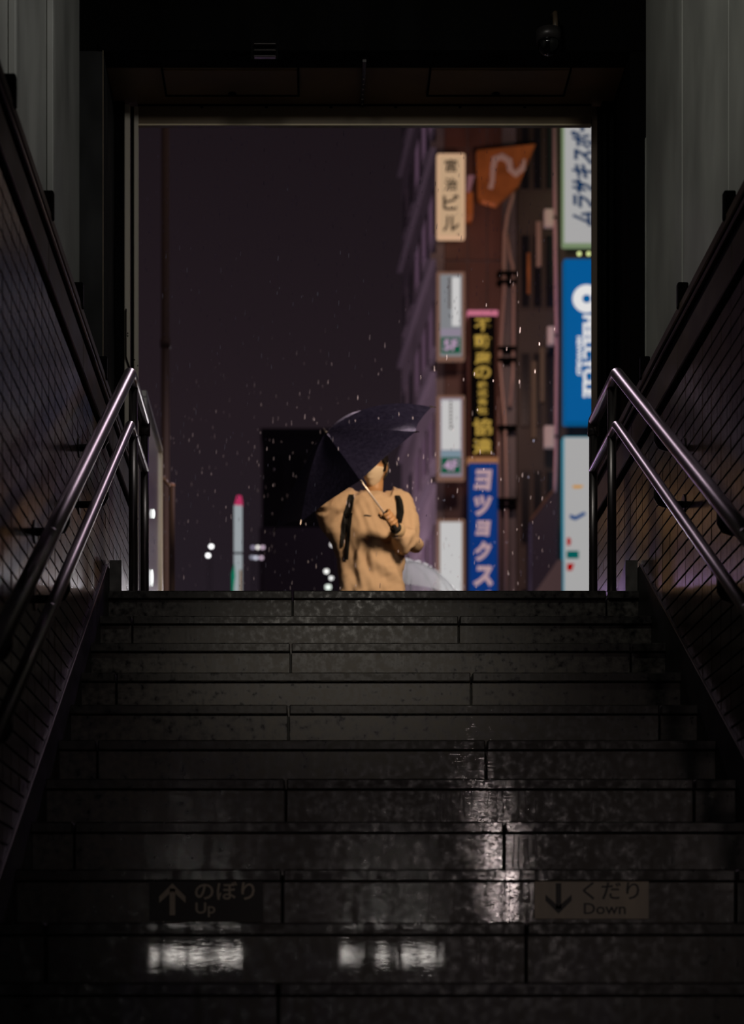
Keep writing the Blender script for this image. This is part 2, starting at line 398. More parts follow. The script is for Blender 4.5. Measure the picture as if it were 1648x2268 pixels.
# fluorescent lamps of the passage behind the photographer (they show in the wet risers)
TUBE = glow('fluorescent_tube', (1, .93, .86), 45)
for q, (x0, x1, lab) in enumerate(((-2.12, -.93, 'long fluorescent lamp on the passage ceiling, mirrored in the wet step under the Up sign'),
                                   (.32, 1.62, 'long fluorescent lamp on the passage ceiling, mirrored in the wet step middle'))):
    t = thing('fluorescent_lamp', lab, 'lamp', ((x0+x1)/2, -14, .86), 'passage lamps')
    obj('housing', bevel(box(new(), x0-.03, x1+.03, -14.08, -13.92, .62, .86), .01), mat('lamp_white', (.7, .7, .68), .4), t)
    bm = new(); tube(bm, [(x0, -13.99, .585), (x1, -13.99, .585)], .022, 10); obj('lamp_tube', bm, TUBE, t)
# ================================================================== THINGS IN THE STAIRWELL
# --- handrails
def handrail(side, label):
    s = -1 if side == 'left' else 1
    X = -.767 if s < 0 else 1.246
    Xw = XL if s < 0 else XR
    t = thing('handrail', label, 'handrail', (X, D0, H0), 'stainless handrails of the stairs')
    yb, yt, ye = 3.2, 7.80, 8.46
    slope = .533
    def zr(y, top): return top - (yt - min(y, yt)) * slope
    for nm, top, r in (('upper_rail', 2.598+.0, .0255), ('lower_rail', 2.385, .0195)):
        top = top
        pts = [(X, yb, zr(yb, top)), (X, 6.0, zr(6.0, top)), (X, yt-.05, zr(yt-.05, top)), (X, yt-.012, zr(yt-.012, top)), (X, yt+.015, top+.001), (X, yt+.06, top), (X, ye-.02 if nm == 'upper_rail' else ye, top)]
        ra = obj(nm, tube(new(), pts, r, 20), STEEL, t, smooth=True)
        bm = new(); yj = 5.45
        tube(bm, [(X, yj-.002, zr(yj-.002, top)), (X, yj+.002, zr(yj+.002, top))], r*1.012, 20); obj('rail_joint', bm, DSTEEL, ra)
        if nm == 'upper_rail':
            tube_ = tube(new(), [(X, ye-.035, top), (X, ye-.012, top-.006), (X, ye, top-.03), (X, ye, top-.06)], r, 16); obj('rail_elbow', tube_, STEEL, t, smooth=True)
        for yk in (4.7, 5.80, 6.88) + ((7.6,) if False else ()):
            z = zr(yk, top)
            b_ = new(); zz = z - r
            tube(b_, [(X, yk, zz+.004), (X, yk, zz-.035), (X + s*.012, yk, zz-.055), (X + s*.035, yk, zz-.062), (Xw - s*.004, yk, zz-.062)], .013, 10)
            br = obj('bracket', b_, DSTEEL, t, smooth=True)
            b_ = new(); tube(b_, [(Xw - s*.010, yk, zz-.062), (Xw - s*.0065, yk, zz-.062)], .036, 16); obj('wall_flange', b_, DSTEEL, br)
            b_ = new(); tube(b_, [(X - .001, yk-.03, zz-.03), (X + .001, yk-.03, zz-.03)], .001, 6); b_.free()
    for yp, ztop in ((7.93, 2.58), (ye, 2.545)):
        obj('post', tube(new(), [(X, yp, H0), (X, yp, ztop)], .019, 16), STEEL, t, smooth=True)
        obj('post_flange', tube(new(), [(X, yp, H0), (X, yp, H0+.012)], .04, 16), STEEL, t)
    return t
handrail('left', 'stainless double handrail with posts along the left tiled wall')
handrail('right', 'stainless double handrail with posts along the right tiled wall')

# --- signs on the riser of the ninth step
yS, zS = step(8)
SW = mat('sign_ivory', (.55, .48, .36), .5, vary=((14, 14, 3), .22)); SK = mat('sign_black', (.006, .006, .006), .5)
def arrow(bm, cx, z0, z1, w, th, up, y):
    d = -.0015; s = 1 if up else -1; tip = z1 if up else z0; base = z0 if up else z1
    prism(bm, [(cx-th/2, y, base), (cx+th/2, y, base), (cx+th/2, y, tip-s*th*.9), (cx-th/2, y, tip-s*th*.9)], (0, d, 0))
    prism(bm, [(cx, y, tip), (cx+w/2, y, tip-s*w*.5), (cx+w/2, y, tip-s*(w*.5+th*1.15)), (cx, y, tip-s*th*1.35)], (0, d, 0))
    prism(bm, [(cx, y, tip), (cx-w/2, y, tip-s*w*.5), (cx-w/2, y, tip-s*(w*.5+th*1.15)), (cx, y, tip-s*th*1.35)], (0, d, 0))
def stepsign(name, label, x0, x1, y0, y1, bgm, fgm, jp, en, up):
    yf = yS + .0105
    A, B = P(x0, y1, yf), P(x1, y0, yf)
    t = thing(name, label, 'sign', ((A.x+B.x)/2, yf, A.z))
    obj('plate', bevel(box(new(), A.x, B.x, yf-.0015, yf+.0025, A.z, B.z), .0008), bgm, t)
    yt = yf-.0016
    ax = (353+411)/2 - 331 + x0
    if not up: ax = 1237
    zt, zb = P(0, 1957 if up else 1956, yf).z, P(0, 2027 if up else 2024, yf).z
    bm = new(); arrow(bm, P(ax, 0, yf).x, zb, zt, 58*yf/F, 12*yf/F, up, yt); obj('arrow', bm, fgm, t)
    def txt(s, xa, xb, ya, yb):
        c = P((xa+xb)/2, (ya+yb)/2, yt)
        place_text(s, c, t, fgm, h=(yb-ya)*yt/F, w=(xb-xa)*yt/F, bold=.012, depth=.0008)
    if up: txt(jp, 432, 564, 1953, 1993); txt(en, 433, 477, 1999, 2031)
    else: txt(jp, 1291, 1416, 1953, 1993); txt(en, 1293, 1386, 2000, 2025)
    return t, yf
t, yf = stepsign('up_sign', 'black sign reading Up with white arrow stuck on the step', 331, 583, 1946, 2040, SK, SW, 'のぼり', 'Up', True)
a_, b_ = P(331, 1948, yf), P(583, 1941, yf)
obj('top_stripe', box(new(), a_.x, b_.x, yf-.003, yf+.002, a_.z, b_.z), SW, t)
a_, b_ = P(334, 2042, yf), P(581, 2039, yf)
obj('bottom_stripe', box(new(), a_.x, b_.x, yf-.003, yf+.002, a_.z, b_.z), mat('sign_olive', (.06, .055, .03), .6), t)
stepsign('down_sign', 'ivory sign reading Down with black arrow stuck on the step', 1184, 1437, 1947, 2035, SW, SK, 'くだり', 'Down', False)

# --- ceiling bits over the opening
t = thing('dome_camera', 'black dome camera hanging under the dark header', 'camera', (P(1215, 100, 8.5)))
c = P(1215, 98, 8.5)
bm = new(); ball(bm, c, .05, 20); obj('dome', bm, mat('black_gloss', (.003, .003, .003), .08), t, smooth=True)
bm = new(); tube(bm, [c+Vector((0,0,.01)), c+Vector((0,0,.06))], .056, 20); obj('dome_collar', bm, DSTEEL, t, smooth=True)
bm = new(); tube(bm, [c+Vector((.035,.02,.05)), c+Vector((.035,.04,.16)), c+Vector((.035,.15,.2))], .012, 10); obj('bracket_arm', bm, BROWN, t, smooth=True)
t = thing('louvre_vent', 'small steel louvre vent on the black header', 'vent', P(585, 110, 8.63))
obj('vent_back', box(new(), P(556,0,8.63).x, P(616,0,8.63).x, 8.625, 8.645, P(0,132,8.63).z, P(0,90,8.63).z), BLACK, t)
for yy in (96, 110, 123):
    a_ = P(562, yy+1.8, 8.6); b_ = P(611, yy-.8, 8.6); obj('louvre', bevel(box(new(), a_.x, b_.x, 8.60, 8.626, a_.z, b_.z), .002), SHINY, t)

# --- water running down the lower risers
bm = new(); rs = random.Random(3)
for i in range(4, 10):
    y, z = step(i); n = (0, 0, 0, 0, 6, 12, 18, 14, 10, 7)[i]
    for k in range(n):
        x = P(rs.gauss(1110, 110), 0, y).x; x = min(max(x, P(930, 0, y).x), P(1172 if i == 8 else 1320, 0, y).x)
        z1 = z - .036; ln = rs.uniform(.06, .126); pts = []; rr = []
        m = 16
        for q in range(m):
            x += rs.gauss(0, .0009); pts.append((x, y+.0125, z1 - ln*q/(m-1))); rr.append(rs.uniform(.0006, .0020))
        tube(bm, pts, rr, 6)
o = obj('water_trickles', bm, mat('running_water', (.26, .24, .24), .12, spec=1.0, bump=((300, 300, 200), .6, .002)), smooth=True)
o['kind'] = 'stuff'; o['label'] = 'thin trickles of rain water running down the lower risers'; o['category'] = 'water'
# ================================================================== PERSON
PY = 11.5
FEET = Vector((P(822, 0, PY).x, PY, H0))
person = thing('person', 'person in a beige sweatshirt and face mask holding a dark umbrella at the stair top', 'person', FEET)
SKIN = mat('skin', (.46, .25, .115), .5)
SWEAT = mat('beige_sweatshirt_cloth', (.53, .375, .245), .85, bump=((160, 160, 160), .2, .002), spec=.2)
def remesh(bm, vox, name, m, parent, smooth=4, disp=None, sub=False):
    me = bpy.data.meshes.new(name); bmesh.ops.recalc_face_normals(bm, faces=bm.faces[:]); bm.to_mesh(me); bm.free()
    o = bpy.data.objects.new(name, me); COL.objects.link(o)
    r = o.modifiers.new('r', 'REMESH'); r.mode = 'VOXEL'; r.voxel_size = vox
    if smooth: s = o.modifiers.new('s', 'SMOOTH'); s.factor = .5; s.iterations = smooth
    me2 = bpy.data.meshes.new_from_object(o.evaluated_get(bpy.context.evaluated_depsgraph_get()))
    bpy.data.objects.remove(o); bpy.data.meshes.remove(me)
    if disp:
        vn = [(v.co.copy(), v.normal.copy()) for v in me2.vertices]
        for v, (c, n) in zip(me2.vertices, vn): v.co = c + n * disp(c, n)
    o = obj(name, me2, m, parent, smooth=True); return o
# --- head (local: face towards -y)
HC = P(829, 1034, 11.46)
HR = Matrix.Rotation(math.radians(-24), 3, 'Z') @ Matrix.Rotation(math.radians(7), 3, 'X') @ Matrix.Rotation(math.radians(5), 3, 'Y')
def head_pt(p, off=0.0, nose=True):
    x, y, z = p
    X, Yv, Z = x*.074, y*.094, z*.121
    if z < 0:
        X *= 1 - .40*(-z)**1.6; Yv *= (1 - .10*(-z)) if y < 0 else (1 - .5*(-z)**1.3)
    if y < 0:
        if nose:
            t = max(0, 1 - abs(Z + .018)/.034); Yv -= .024*math.exp(-(X/.011)**2)*t**.8
        Yv += .009*math.exp(-((abs(X)-.031)/.015)**2 - ((Z-.010)/.013)**2)
        Yv -= .004*math.exp(-((abs(X)-.03)/.022)**2 - ((Z-.030)/.009)**2)
        Yv -= .005*math.exp(-(X/.022)**2 - ((Z+.070)/.009)**2)
        Yv += .004*math.exp(-(X/.03)**2 - ((Z+.058)/.004)**2)
        Yv -= .006*math.exp(-(X/.02)**2 - ((Z+.105)/.014)**2)
    q = Vector((X, Yv, Z)); n = Vector((x/.074, y/.094, z/.121)).normalized()
    return HC + HR @ (q + n*off)
def sph(u, v):      # azimuth u from the face (-y), elevation v
    return (math.sin(u)*math.cos(v), -math.cos(u)*math.cos(v), math.sin(v))
def head_patch(u0, u1, v0, v1, off, nu=24, nv=16, test=None, nose=True):
    bm = new(); g = [[bm.verts.new(head_pt(sph(u0+(u1-u0)*i/nu, v0+(v1-v0)*j/nv), off(u0+(u1-u0)*i/nu, v0+(v1-v0)*j/nv) if callable(off) else off, nose)) for j in range(nv+1)] for i in range(nu+1)]
    for i in range(nu):
        for j in range(nv):
            if test is None or test(u0+(u1-u0)*(i+.5)/nu, v0+(v1-v0)*(j+.5)/nv): bm.faces.new((g[i][j], g[i+1][j], g[i+1][j+1], g[i][j+1]))
    bmesh.ops.delete(bm, geom=[v for v in bm.verts if not v.link_faces], context='VERTS')
    return bm
# --- arms: joints measured in the photo
SH_R = P(757, 1106, 11.5); EL_R = P(708, 1117, 11.30); WR_R = P(748, 1052, 11.40)      # raised arm, behind the canopy
SH_L = P(884, 1112, 11.5); EL_L = P(905, 1205, 11.42); WR_L = P(878, 1171, 11.235)      # arm that holds the umbrella
AX = Vector((-.6, -.335, .727)).normalized()
G = P(861, 1150, 11.16)                                                                 # grip on the shaft
nrm = (WR_L - G); nrm = (nrm - AX*nrm.dot(AX)).normalized(); tt = AX.cross(nrm)
if tt.y > 0: tt = -tt                                                                   # towards the camera
bm = new()
hd = bmesh.new(); bmesh.ops.create_uvsphere(hd, u_segments=48, v_segments=32, radius=1)
for v in hd.verts: v.co = head_pt(v.co)
tmp = bpy.data.meshes.new('t'); hd.to_mesh(tmp); hd.free(); bm.from_mesh(tmp); bpy.data.meshes.remove(tmp)
for s in (-1, 1):
    c = HC + HR @ Vector((s*.074, .012, -.004)); ball(bm, c, (.009, .018, .031), 12, HR @ Matrix.Rotation(s*.25, 3, 'Z'))
NB = P(822, 1100, 11.52)
tube(bm, [HC + HR @ Vector((0, .02, -.06)), HC + HR @ Vector((0, .018, -.12)), NB, NB - Vector((0, 0, .09))], [.052, .052, .058, .08], 20)
cx = FEET.x
loft(bm, [(cx, PY, 3.09, .06, .05), (cx, PY, 3.04, .16, .085), (cx, PY, 2.95, .175, .105), (cx, PY, 2.78, .15, .10), (cx, PY, 2.66, .16, .105), (cx, PY, 2.54, .165, .11), (cx, PY, 2.46, .13, .10)])
for s in (-1, 1):
    hx = cx + s*.085
    tube(bm, [(hx, PY, 2.54), (hx+s*.005, PY-.01, 2.34), (hx+s*.008, PY-.01, 2.16), (hx+s*.01, PY+.01, 1.98), (hx+s*.012, PY+.015, 1.79), (hx+s*.012, PY, 1.74)], [.088, .08, .056, .055, .038, .042], 16)
    ball(bm, (hx+s*.02, PY-.06, 1.735), (.043, .12, .034), 14)
tube(bm, [SH_R, SH_R.lerp(EL_R, .5), EL_R, EL_R.lerp(WR_R, .5), WR_R], [.052, .045, .038, .036, .027], 14)
tube(bm, [SH_L, SH_L.lerp(EL_L, .5), EL_L, EL_L.lerp(WR_L, .5), WR_L], [.052, .045, .038, .036, .027], 14)
# raised hand: palm and five slightly curled fingers
d = (WR_R - EL_R).normalized(); sd = d.cross(Vector((0, 1, 0))).normalized(); fr = sd.cross(d)
pc = WR_R + d*.045
ball(bm, pc, (.038, .016, .05), 14, Matrix((sd, fr, d)).transposed())
for k, ln in zip((-1.5, -.5, .5, 1.5), (.066, .075, .072, .056)):
    b0 = pc + d*.035 + sd*k*.018
    tube(bm, [b0 - d*.02, b0 + d*.012, b0 + d*(.012+ln*.45) - fr*.010, b0 + d*(.012+ln*.75) - fr*.028], [.009, .009, .008, .0065], 8)
tube(bm, [pc - d*.02 + sd*.02, pc + sd*.048 - fr*.012, pc + d*.03 + sd*.058 - fr*.03], [.011, .010, .008], 8)
# gripping hand: fingers wrapped round the handle
def cyl(ang, r, z): return G + AX*z + (nrm*math.cos(ang) + tt*math.sin(ang))*r
pc = G + nrm*.036 + tt*.004
ball(bm, pc, (.026, .020, .046), 14, Matrix((tt, nrm, AX)).transposed())
tube(bm, [WR_L, WR_L.lerp(pc, .5), pc], [.027, .029, .026], 12)
for z_, r_ in zip((.036, .012, -.012, -.034), (.0100, .0105, .0100, .0088)):
    pts = [cyl(math.radians(a_), rr, z_ + .004*math.sin(a_)) for a_, rr in ((10, .040), (45, .036), (78, .0315), (112, .0285), (150, .0265), (190, .0255), (225, .0245))]
    tube(bm, pts, [r_*1.1, r_*1.12, r_*1.15, r_, r_*.98, r_*.92, r_*.8], 9)
tube(bm, [cyl(math.radians(-20), .036, .006), cyl(math.radians(-55), .036, .034), cyl(math.radians(-95), .030, .052), cyl(math.radians(-140), .026, .062)], [.014, .0125, .011, .009], 9)
body = remesh(bm, .0048, 'body', SKIN, person, smooth=2)
# --- face
for s in (-1, 1):
    c = HC + HR @ Vector((s*.031, -.0775, .009))
    bm = new(); ball(bm, c, (.0125, .009, .0085), 14, HR); e_ = obj('eye', bm, mat('eye_white', (.6, .55, .5), .2), person, smooth=True)
    bm = new(); ball(bm, c + HR @ Vector((-.002, -.0075, 0)), (.006, .003, .006), 12, HR); obj('iris', bm, mat('iris_dark', (.012, .008, .005), .15), e_, smooth=True)
    bm = new(); tube(bm, [HC + HR @ Vector((s*x_, -.0905 + .006*x_/.03, z_)) for x_, z_ in ((.014, .026), (.03, .031), (.046, .025))], [.003, .0042, .002], 8); obj('eyebrow', bm, mat('black_hair', (.008, .006, .005), .45), person, smooth=True)
HAIR = mat('black_hair', (.008, .006, .005), .45)
def hair_test(u, v):
    a_ = abs(math.degrees(u)); d_ = math.degrees(v)
    if a_ < 48: return d_ > 26 + 3*math.sin(u*9)
    if a_ < 72: return d_ > 26 - (a_-48)*1.1
    if a_ < 84: return d_ > -14
    if a_ < 108: return d_ > 12
    return d_ > -38
bm = head_patch(-math.pi, math.pi, math.radians(-40), math.pi/2, lambda u, v: .013 + .005*noise.noise(Vector((u*9, v*3, 0))), 72, 40, hair_test)
bmesh.ops.remove_doubles(bm, verts=bm.verts, dist=.0005)
bmesh.ops.solidify(bm, geom=bm.faces[:], thickness=.008)
obj('hair', bm, HAIR, person, smooth=True)
def mask_test(u, v):
    a_ = abs(math.degrees(u)); return a_ < 78 - max(0, (math.degrees(v)+0))*1.2
bm = head_patch(math.radians(-80), math.radians(80), math.radians(-76), math.radians(-3), lambda u, v: .005 + .010*math.exp(-(math.degrees(u)/26)**2)*math.exp(-((math.degrees(v)+18)/20)**2), 28, 18, mask_test, nose=False)
bmesh.ops.solidify(bm, geom=bm.faces[:], thickness=.002)
mk = obj('face_mask', bm, mat('mask_cloth', (.62, .50, .36), .8, spec=.2), person, smooth=True)
for s in (-1, 1):
    bm = new(); tube(bm, [head_pt(sph(s*math.radians(76), math.radians(-9)), .005, False), head_pt(sph(s*math.radians(90), math.radians(5)), .008, False), HC + HR @ Vector((s*.082, .02, .024))], .0014, 6); obj('ear_loop', bm, mat('mask_cloth', (1,1,1)), mk)
# dark spectacles: temple arm and rim glimpsed beside the umbrella edge
bm = new()
for s in (-1, 1):
    rim = [HC + HR @ Vector((s*.033 + .024*math.cos(t_), -.100 + abs(.024*math.cos(t_))*.1, .010 + .017*math.sin(t_))) for t_ in [2*math.pi*k/16 for k in range(17)]]
    tube(bm, rim, .0016, 6)
    tube(bm, [HC + HR @ Vector((s*.057, -.098, .014)), HC + HR @ Vector((s*.079, -.06, .016)), HC + HR @ Vector((s*.083, .01, .014))], .0018, 6)
tube(bm, [HC + HR @ Vector((-.009, -.102, .012)), HC + HR @ Vector((.009, -.102, .012))], .0016, 6)
obj('spectacles', bm, mat('black_gloss', (.003,.003,.003), .08), person, smooth=True)
# --- sweatshirt
bm = new()
def Wz(y): return P(0, y, PY).z
loft(bm, [(cx+.002, PY+.01, Wz(1091), .066, .062), (cx, PY, Wz(1097), .105, .080), (cx-.004, PY, Wz(1106), .165, .105), (cx-.005, PY, Wz(1122), .195, .122), (cx-.004, PY, Wz(1150), .200, .135), (cx, PY, Wz(1200), .196, .14), (cx+.002, PY, Wz(1250), .196, .138), (cx, PY, Wz(1290), .198, .136), (cx, PY, Wz(1330), .203, .135), (cx, PY, Wz(1350), .190, .125)], 32)
tube(bm, [SH_L - Vector((.05, 0, -.01)), SH_L, SH_L.lerp(EL_L, .5) + Vector((.012, 0, 0)), EL_L + Vector((.004, 0, .0)), EL_L.lerp(WR_L, .30) - Vector((0, 0, .008)), EL_L.lerp(WR_L, .6), WR_L.lerp(EL_L, .12)], [.085, .080, .082, .082, .080, .064, .043], 18)
tube(bm, [SH_R + Vector((.06, 0, -.02)), SH_R + Vector((0, 0, -.012)), SH_R.lerp(EL_R, .55) - Vector((0, 0, .022)), EL_R - Vector((-.012, 0, .004)), EL_R.lerp(WR_R, .5), WR_R.lerp(EL_R, .1)], [.085, .088, .076, .052, .058, .042], 18)
tube(bm, [EL_R + Vector((.02, .03, -.02)), P(722, 1150, 11.42), P(745, 1186, 11.47), P(765, 1225, 11.5)], [.048, .058, .056, .06], 14)      # loose cloth under the raised arm
tube(bm, [P(735, 1130, 11.45), P(770, 1185, 11.5)], [.07, .09], 14)
tube(bm, [SH_R + Vector((.0, 0, .0)), P(795, 1104, 11.5)], [.075, .045], 14); tube(bm, [SH_L, P(850, 1104, 11.5)], [.075, .045], 14)
def folds(c, n):
    v = 0
    v += .0105 * noise.noise(Vector((c.x*26 + c.z*9, c.y*14, c.z*8)))
    v += .0035 * noise.noise(Vector((c.x*18 - c.z*30, c.y*18, c.z*22 + 5)))
    # hanging folds down the front, gathered at the bent elbow and the raised armpit
    v += .0115 * math.sin(c.x*48 + 6*noise.noise(Vector((c.x*5, 1, c.z*5)))) * max(0, min(1, (3.02 - c.z)/.35)) * (1 if n.y < 0 else .4)
    e1 = (c - EL_L).length
    if e1 < .16: v += .010 * (1 - e1/.16) * math.sin(52*((c - EL_L).dot(Vector((.5, .2, 1)))))
    e2 = (c - P(745, 1140, 11.45)).length
    if e2 < .18: v += .010 * (1 - e2/.18) * math.sin(48*((c - SH_R).dot(Vector((1, .1, -.8)))))
    return v
sw = remesh(bm, .0085, 'sweatshirt', SWEAT, person, smooth=6, disp=folds)
RIB = mat('sweatshirt_rib', (.46, .335, .20), .9, bump=((400, 400, 40), .3, .002))
bm = new(); pts = []
for k in range(33):
    t_ = 2*math.pi*k/32; fy = math.sin(t_)
    pts.append((NB.x + .064*math.cos(t_), PY + .012 + .060*fy, Wz(1092) + .012 + .020*fy))
tube(bm, pts, .0085, 10, cap=False); obj('collar', bm, RIB, sw, smooth=True)
bm = new(); loft(bm, [(cx, PY, Wz(1350)-.045, .182, .120), (cx, PY, Wz(1350)-.04, .188, .124), (cx, PY, Wz(1350)+.012, .190, .126)], 28); obj('hem', bm, RIB, sw, smooth=True)
for a_, b_ in ((WR_L, EL_L), (WR_R, EL_R)):
    bm = new(); tube(bm, [a_.lerp(b_, .02), a_.lerp(b_, .05), a_.lerp(b_, .20), a_.lerp(b_, .24)], [.036, .040, .041, .038], 16); obj('cuff', bm, RIB, sw, smooth=True)
dg = bpy.context.evaluated_depsgraph_get()
bmv = bmesh.new(); bmv.from_mesh(sw.data); bmv.transform(Matrix.Translation(wpos(sw))); TREE = BVHTree.FromBMesh(bmv)
def on_front(px, py, lift=.006):
    dr = P(px, py, 1.0).normalized(); h = TREE.ray_cast(Vector((0, 0, 0)), dr)
    return (h[0] - dr*lift) if h[0] else P(px, py, 11.36)
# small dark embroidered mark on the chest
bm = new(); pts = [on_front(x, y, .002) for x, y in ((806, 1142), (810, 1141), (815, 1142), (819, 1143), (823, 1142))]
tube(bm, pts, [.0022, .0045, .0055, .0045, .002], 8); obj('chest_mark', bm, mat('dark_thread', (.05, .04, .035), .8), sw)
# black wristband below the hand
bm = new(); q = WR_L.lerp(G, .10); dd = (WR_L - EL_L).normalized()
tube(bm, [q - dd*.014, q - dd*.012, q + dd*.012, q + dd*.014], [.029, .0335, .0335, .029], 18); obj('wristband', bm, mat('black_cloth', (.005, .005, .006), .7), person, smooth=True)
# trousers and shoes (below the stair edge)
bm = new()
loft(bm, [(cx, PY, 2.62, .172, .115), (cx, PY, 2.52, .178, .122), (cx, PY, 2.44, .165, .115)], 24)
for s in (-1, 1):
    hx = cx + s*.085; tube(bm, [(hx, PY, 2.50), (hx+s*.005, PY-.008, 2.3), (hx+s*.008, PY, 2.05), (hx+s*.012, PY+.01, 1.80), (hx+s*.012, PY+.01, 1.775)], [.096, .090, .078, .070, .070], 18)
remesh(bm, .012, 'trousers', mat('dark_trousers', (.015, .015, .018), .8), person, smooth=3)
for s in (-1, 1):
    hx = cx + s*.105; bm = new(); ball(bm, (hx, PY-.06, H0+.045), (.052, .145, .055), 18)
    for v in bm.verts: v.co.z = max(v.co.z, H0+.004)
    sh = obj('shoe', bm, mat('dark_shoe', (.02, .018, .017), .5), person, smooth=True)
    bm = new(); tube(bm, [(hx, PY-.06, H0), (hx, PY-.06, H0+.012)], .05, 16)
    for v in bm.verts: v.co.y = PY-.06 + (v.co.y-PY+.06)*2.85
    obj('sole', bm, mat('shoe_sole', (.3, .28, .25), .7), sh)
# --- backpack
BK = mat('black_cloth', (.005, .005, .006), .7)
bp_ = thing('backpack', 'black backpack with straps over the beige sweatshirt shoulders', 'backpack', (cx, PY+.23, 2.66))
bm = new(); loft(bm, [(cx, PY+.235, 2.60, .12, .06), (cx, PY+.24, 2.64, .135, .082), (cx, PY+.235, 2.85, .135, .085), (cx, PY+.225, 2.98, .115, .07), (cx, PY+.215, 3.02, .07, .045)], 24); obj('bag_body', bm, BK, bp_, smooth=True)
def ribbon(path, wpx, lift=.007, th=.004):
    bm = new(); prev = None
    for i, (x, y) in enumerate(path):
        w_ = wpx[i] if isinstance(wpx, (list, tuple)) else wpx
        a_, b_, c_ = on_front(x-w_/2, y, lift), on_front(x, y, lift+.002), on_front(x+w_/2, y, lift)
        ym = min(a_.y, b_.y, c_.y)
        a_.y, c_.y = max(a_.y, b_.y-.02) if abs(a_.y-b_.y) < .05 else b_.y+.01, c_.y if abs(c_.y-b_.y) < .05 else b_.y+.01
        row = [bm.verts.new(p_) for p_ in (a_, b_, c_)]
        if prev: bm.faces.new((prev[0], prev[1], row[1], row[0])); bm.faces.new((prev[1], prev[2], row[2], row[1]))
        prev = row
    bmesh.ops.solidify(bm, geom=bm.faces[:], thickness=th); return bm
obj('strap', ribbon([(779, 1095), (777, 1105), (774, 1120), (769, 1140), (764, 1160), (760, 1185), (757, 1212)], [13, 15, 16, 17, 15, 11, 6]), BK, bp_)
obj('strap', ribbon([(880, 1097), (884, 1107), (886, 1120), (887, 1135), (885, 1150), (882, 1168)], [11, 14, 16, 16, 14, 10]), BK, bp_)
obj('strap_tail', ribbon([(776, 1140), (773, 1165), (771, 1190), (769, 1215), (767, 1240)], 9, .012), BK, bp_)
bm = new(); q = on_front(774, 1141, .012); box(bm, q.x-.022, q.x+.022, q.y-.006, q.y+.006, q.z-.012, q.z+.012); obj('strap_buckle', bevel(bm, .003), mat('black_gloss', (.003,.003,.003), .08), bp_)
# ================================================================== UMBRELLA
NAVY = mat('navy_umbrella_cloth', (.0085, .008, .026), .52, spec=.4, bump=((70, 70, 70), .5, .004), vary=((40, 40, 40), .25))
APEX = G + AX*.622
R_, H_ = .575, .258
u0 = Vector((.80, -.05, .60)); u0 = (u0 - AX*u0.dot(AX)).normalized(); w0 = AX.cross(u0)
if w0.y > 0: w0 = -w0
C0 = APEX - AX*H_
um = thing('umbrella', 'dark navy folding umbrella tilted in front of the person in beige', 'umbrella', G)
PEXP = {0: 2.5, 1: 1.2, 2: 1.4, 3: 1.4, 4: 1.3, 5: 1.5, 6: 2.2, 7: 2.9}
def prof(k, r): return 1 - r**PEXP[k % 8]
def rib_pt(k, r):
    th = k*math.pi/4 + .13
    return C0 + (u0*math.cos(th) + w0*math.sin(th))*R_*r + AX*(H_*prof(k, r))
for k in range(8):
    bm = new(); NR, NT = 12, 8; g = []
    for i in range(NR+1):
        r = i/NR; row = []
        for j in range(NT+1):
            t_ = j/NT; sag = 4*t_*(1-t_)
            a_, b_ = rib_pt(k, r), rib_pt(k+1, r)
            p_ = a_.lerp(b_, t_)
            rad = (C0 + AX*((p_ - C0).dot(AX))) - p_
            p_ = p_ + rad*(.07*sag*r**6) - AX*(.016*sag*math.sin(math.pi*min(1, r*1.05))) + AX*(.004*noise.noise(p_*9))
            row.append(bm.verts.new(p_))
        g.append(row)
    for i in range(NR):
        for j in range(NT):
            f_ = (g[i][j], g[i+1][j], g[i+1][j+1], g[i][j+1]); bm.faces.new(f_)
    bmesh.ops.remove_doubles(bm, verts=bm.verts, dist=1e-5)
    obj('canopy_panel', bm, NAVY, um, smooth=True)
    bm = new(); tube(bm, [rib_pt(k, r)-AX*.006 for r in (.02, .2, .4, .6, .8, 1.0)], .002, 6); rb = obj('rib', bm, DSTEEL, um)
    bm = new(); tube(bm, [rib_pt(k, .985), rib_pt(k, 1.03)], .0035, 8); obj('rib_tip', bm, SHINY, rb)
    bm = new(); tube(bm, [C0 + AX*.02, rib_pt(k, .5)-AX*.008], .0018, 6); obj('strut', bm, DSTEEL, um)
obj('shaft', tube(new(), [G + AX*.035, G + AX*.22, G + AX*.224, APEX], [.0062, .0062, .0050, .0050], 14), mat('pale_shaft_metal', (.75, .66, .60), .3, metal=.3), um, smooth=True)
obj('handle', tube(new(), [G - AX*.075, G - AX*.07, G + AX*.045, G + AX*.05], [.010, .0135, .0125, .008], 14), BK, um, smooth=True)
obj('ferrule', tube(new(), [APEX - AX*.004, APEX + AX*.006, APEX + AX*.03], [.014, .008, .004], 12), DSTEEL, um, smooth=True)
obj('runner', tube(new(), [C0 + AX*.0, C0 + AX*.04], .010, 12), BK, um, smooth=True)
# ================================================================== STREET
def pbox(bm, x0, x1, y0, y1, Y, d, back=True):        # box whose front face covers photo pixels x0..x1, y0..y1 at depth Y
    a_, b_ = P(x0, y1, Y), P(x1, y0, Y); return box(bm, a_.x, b_.x, Y, Y+d, a_.z, b_.z)
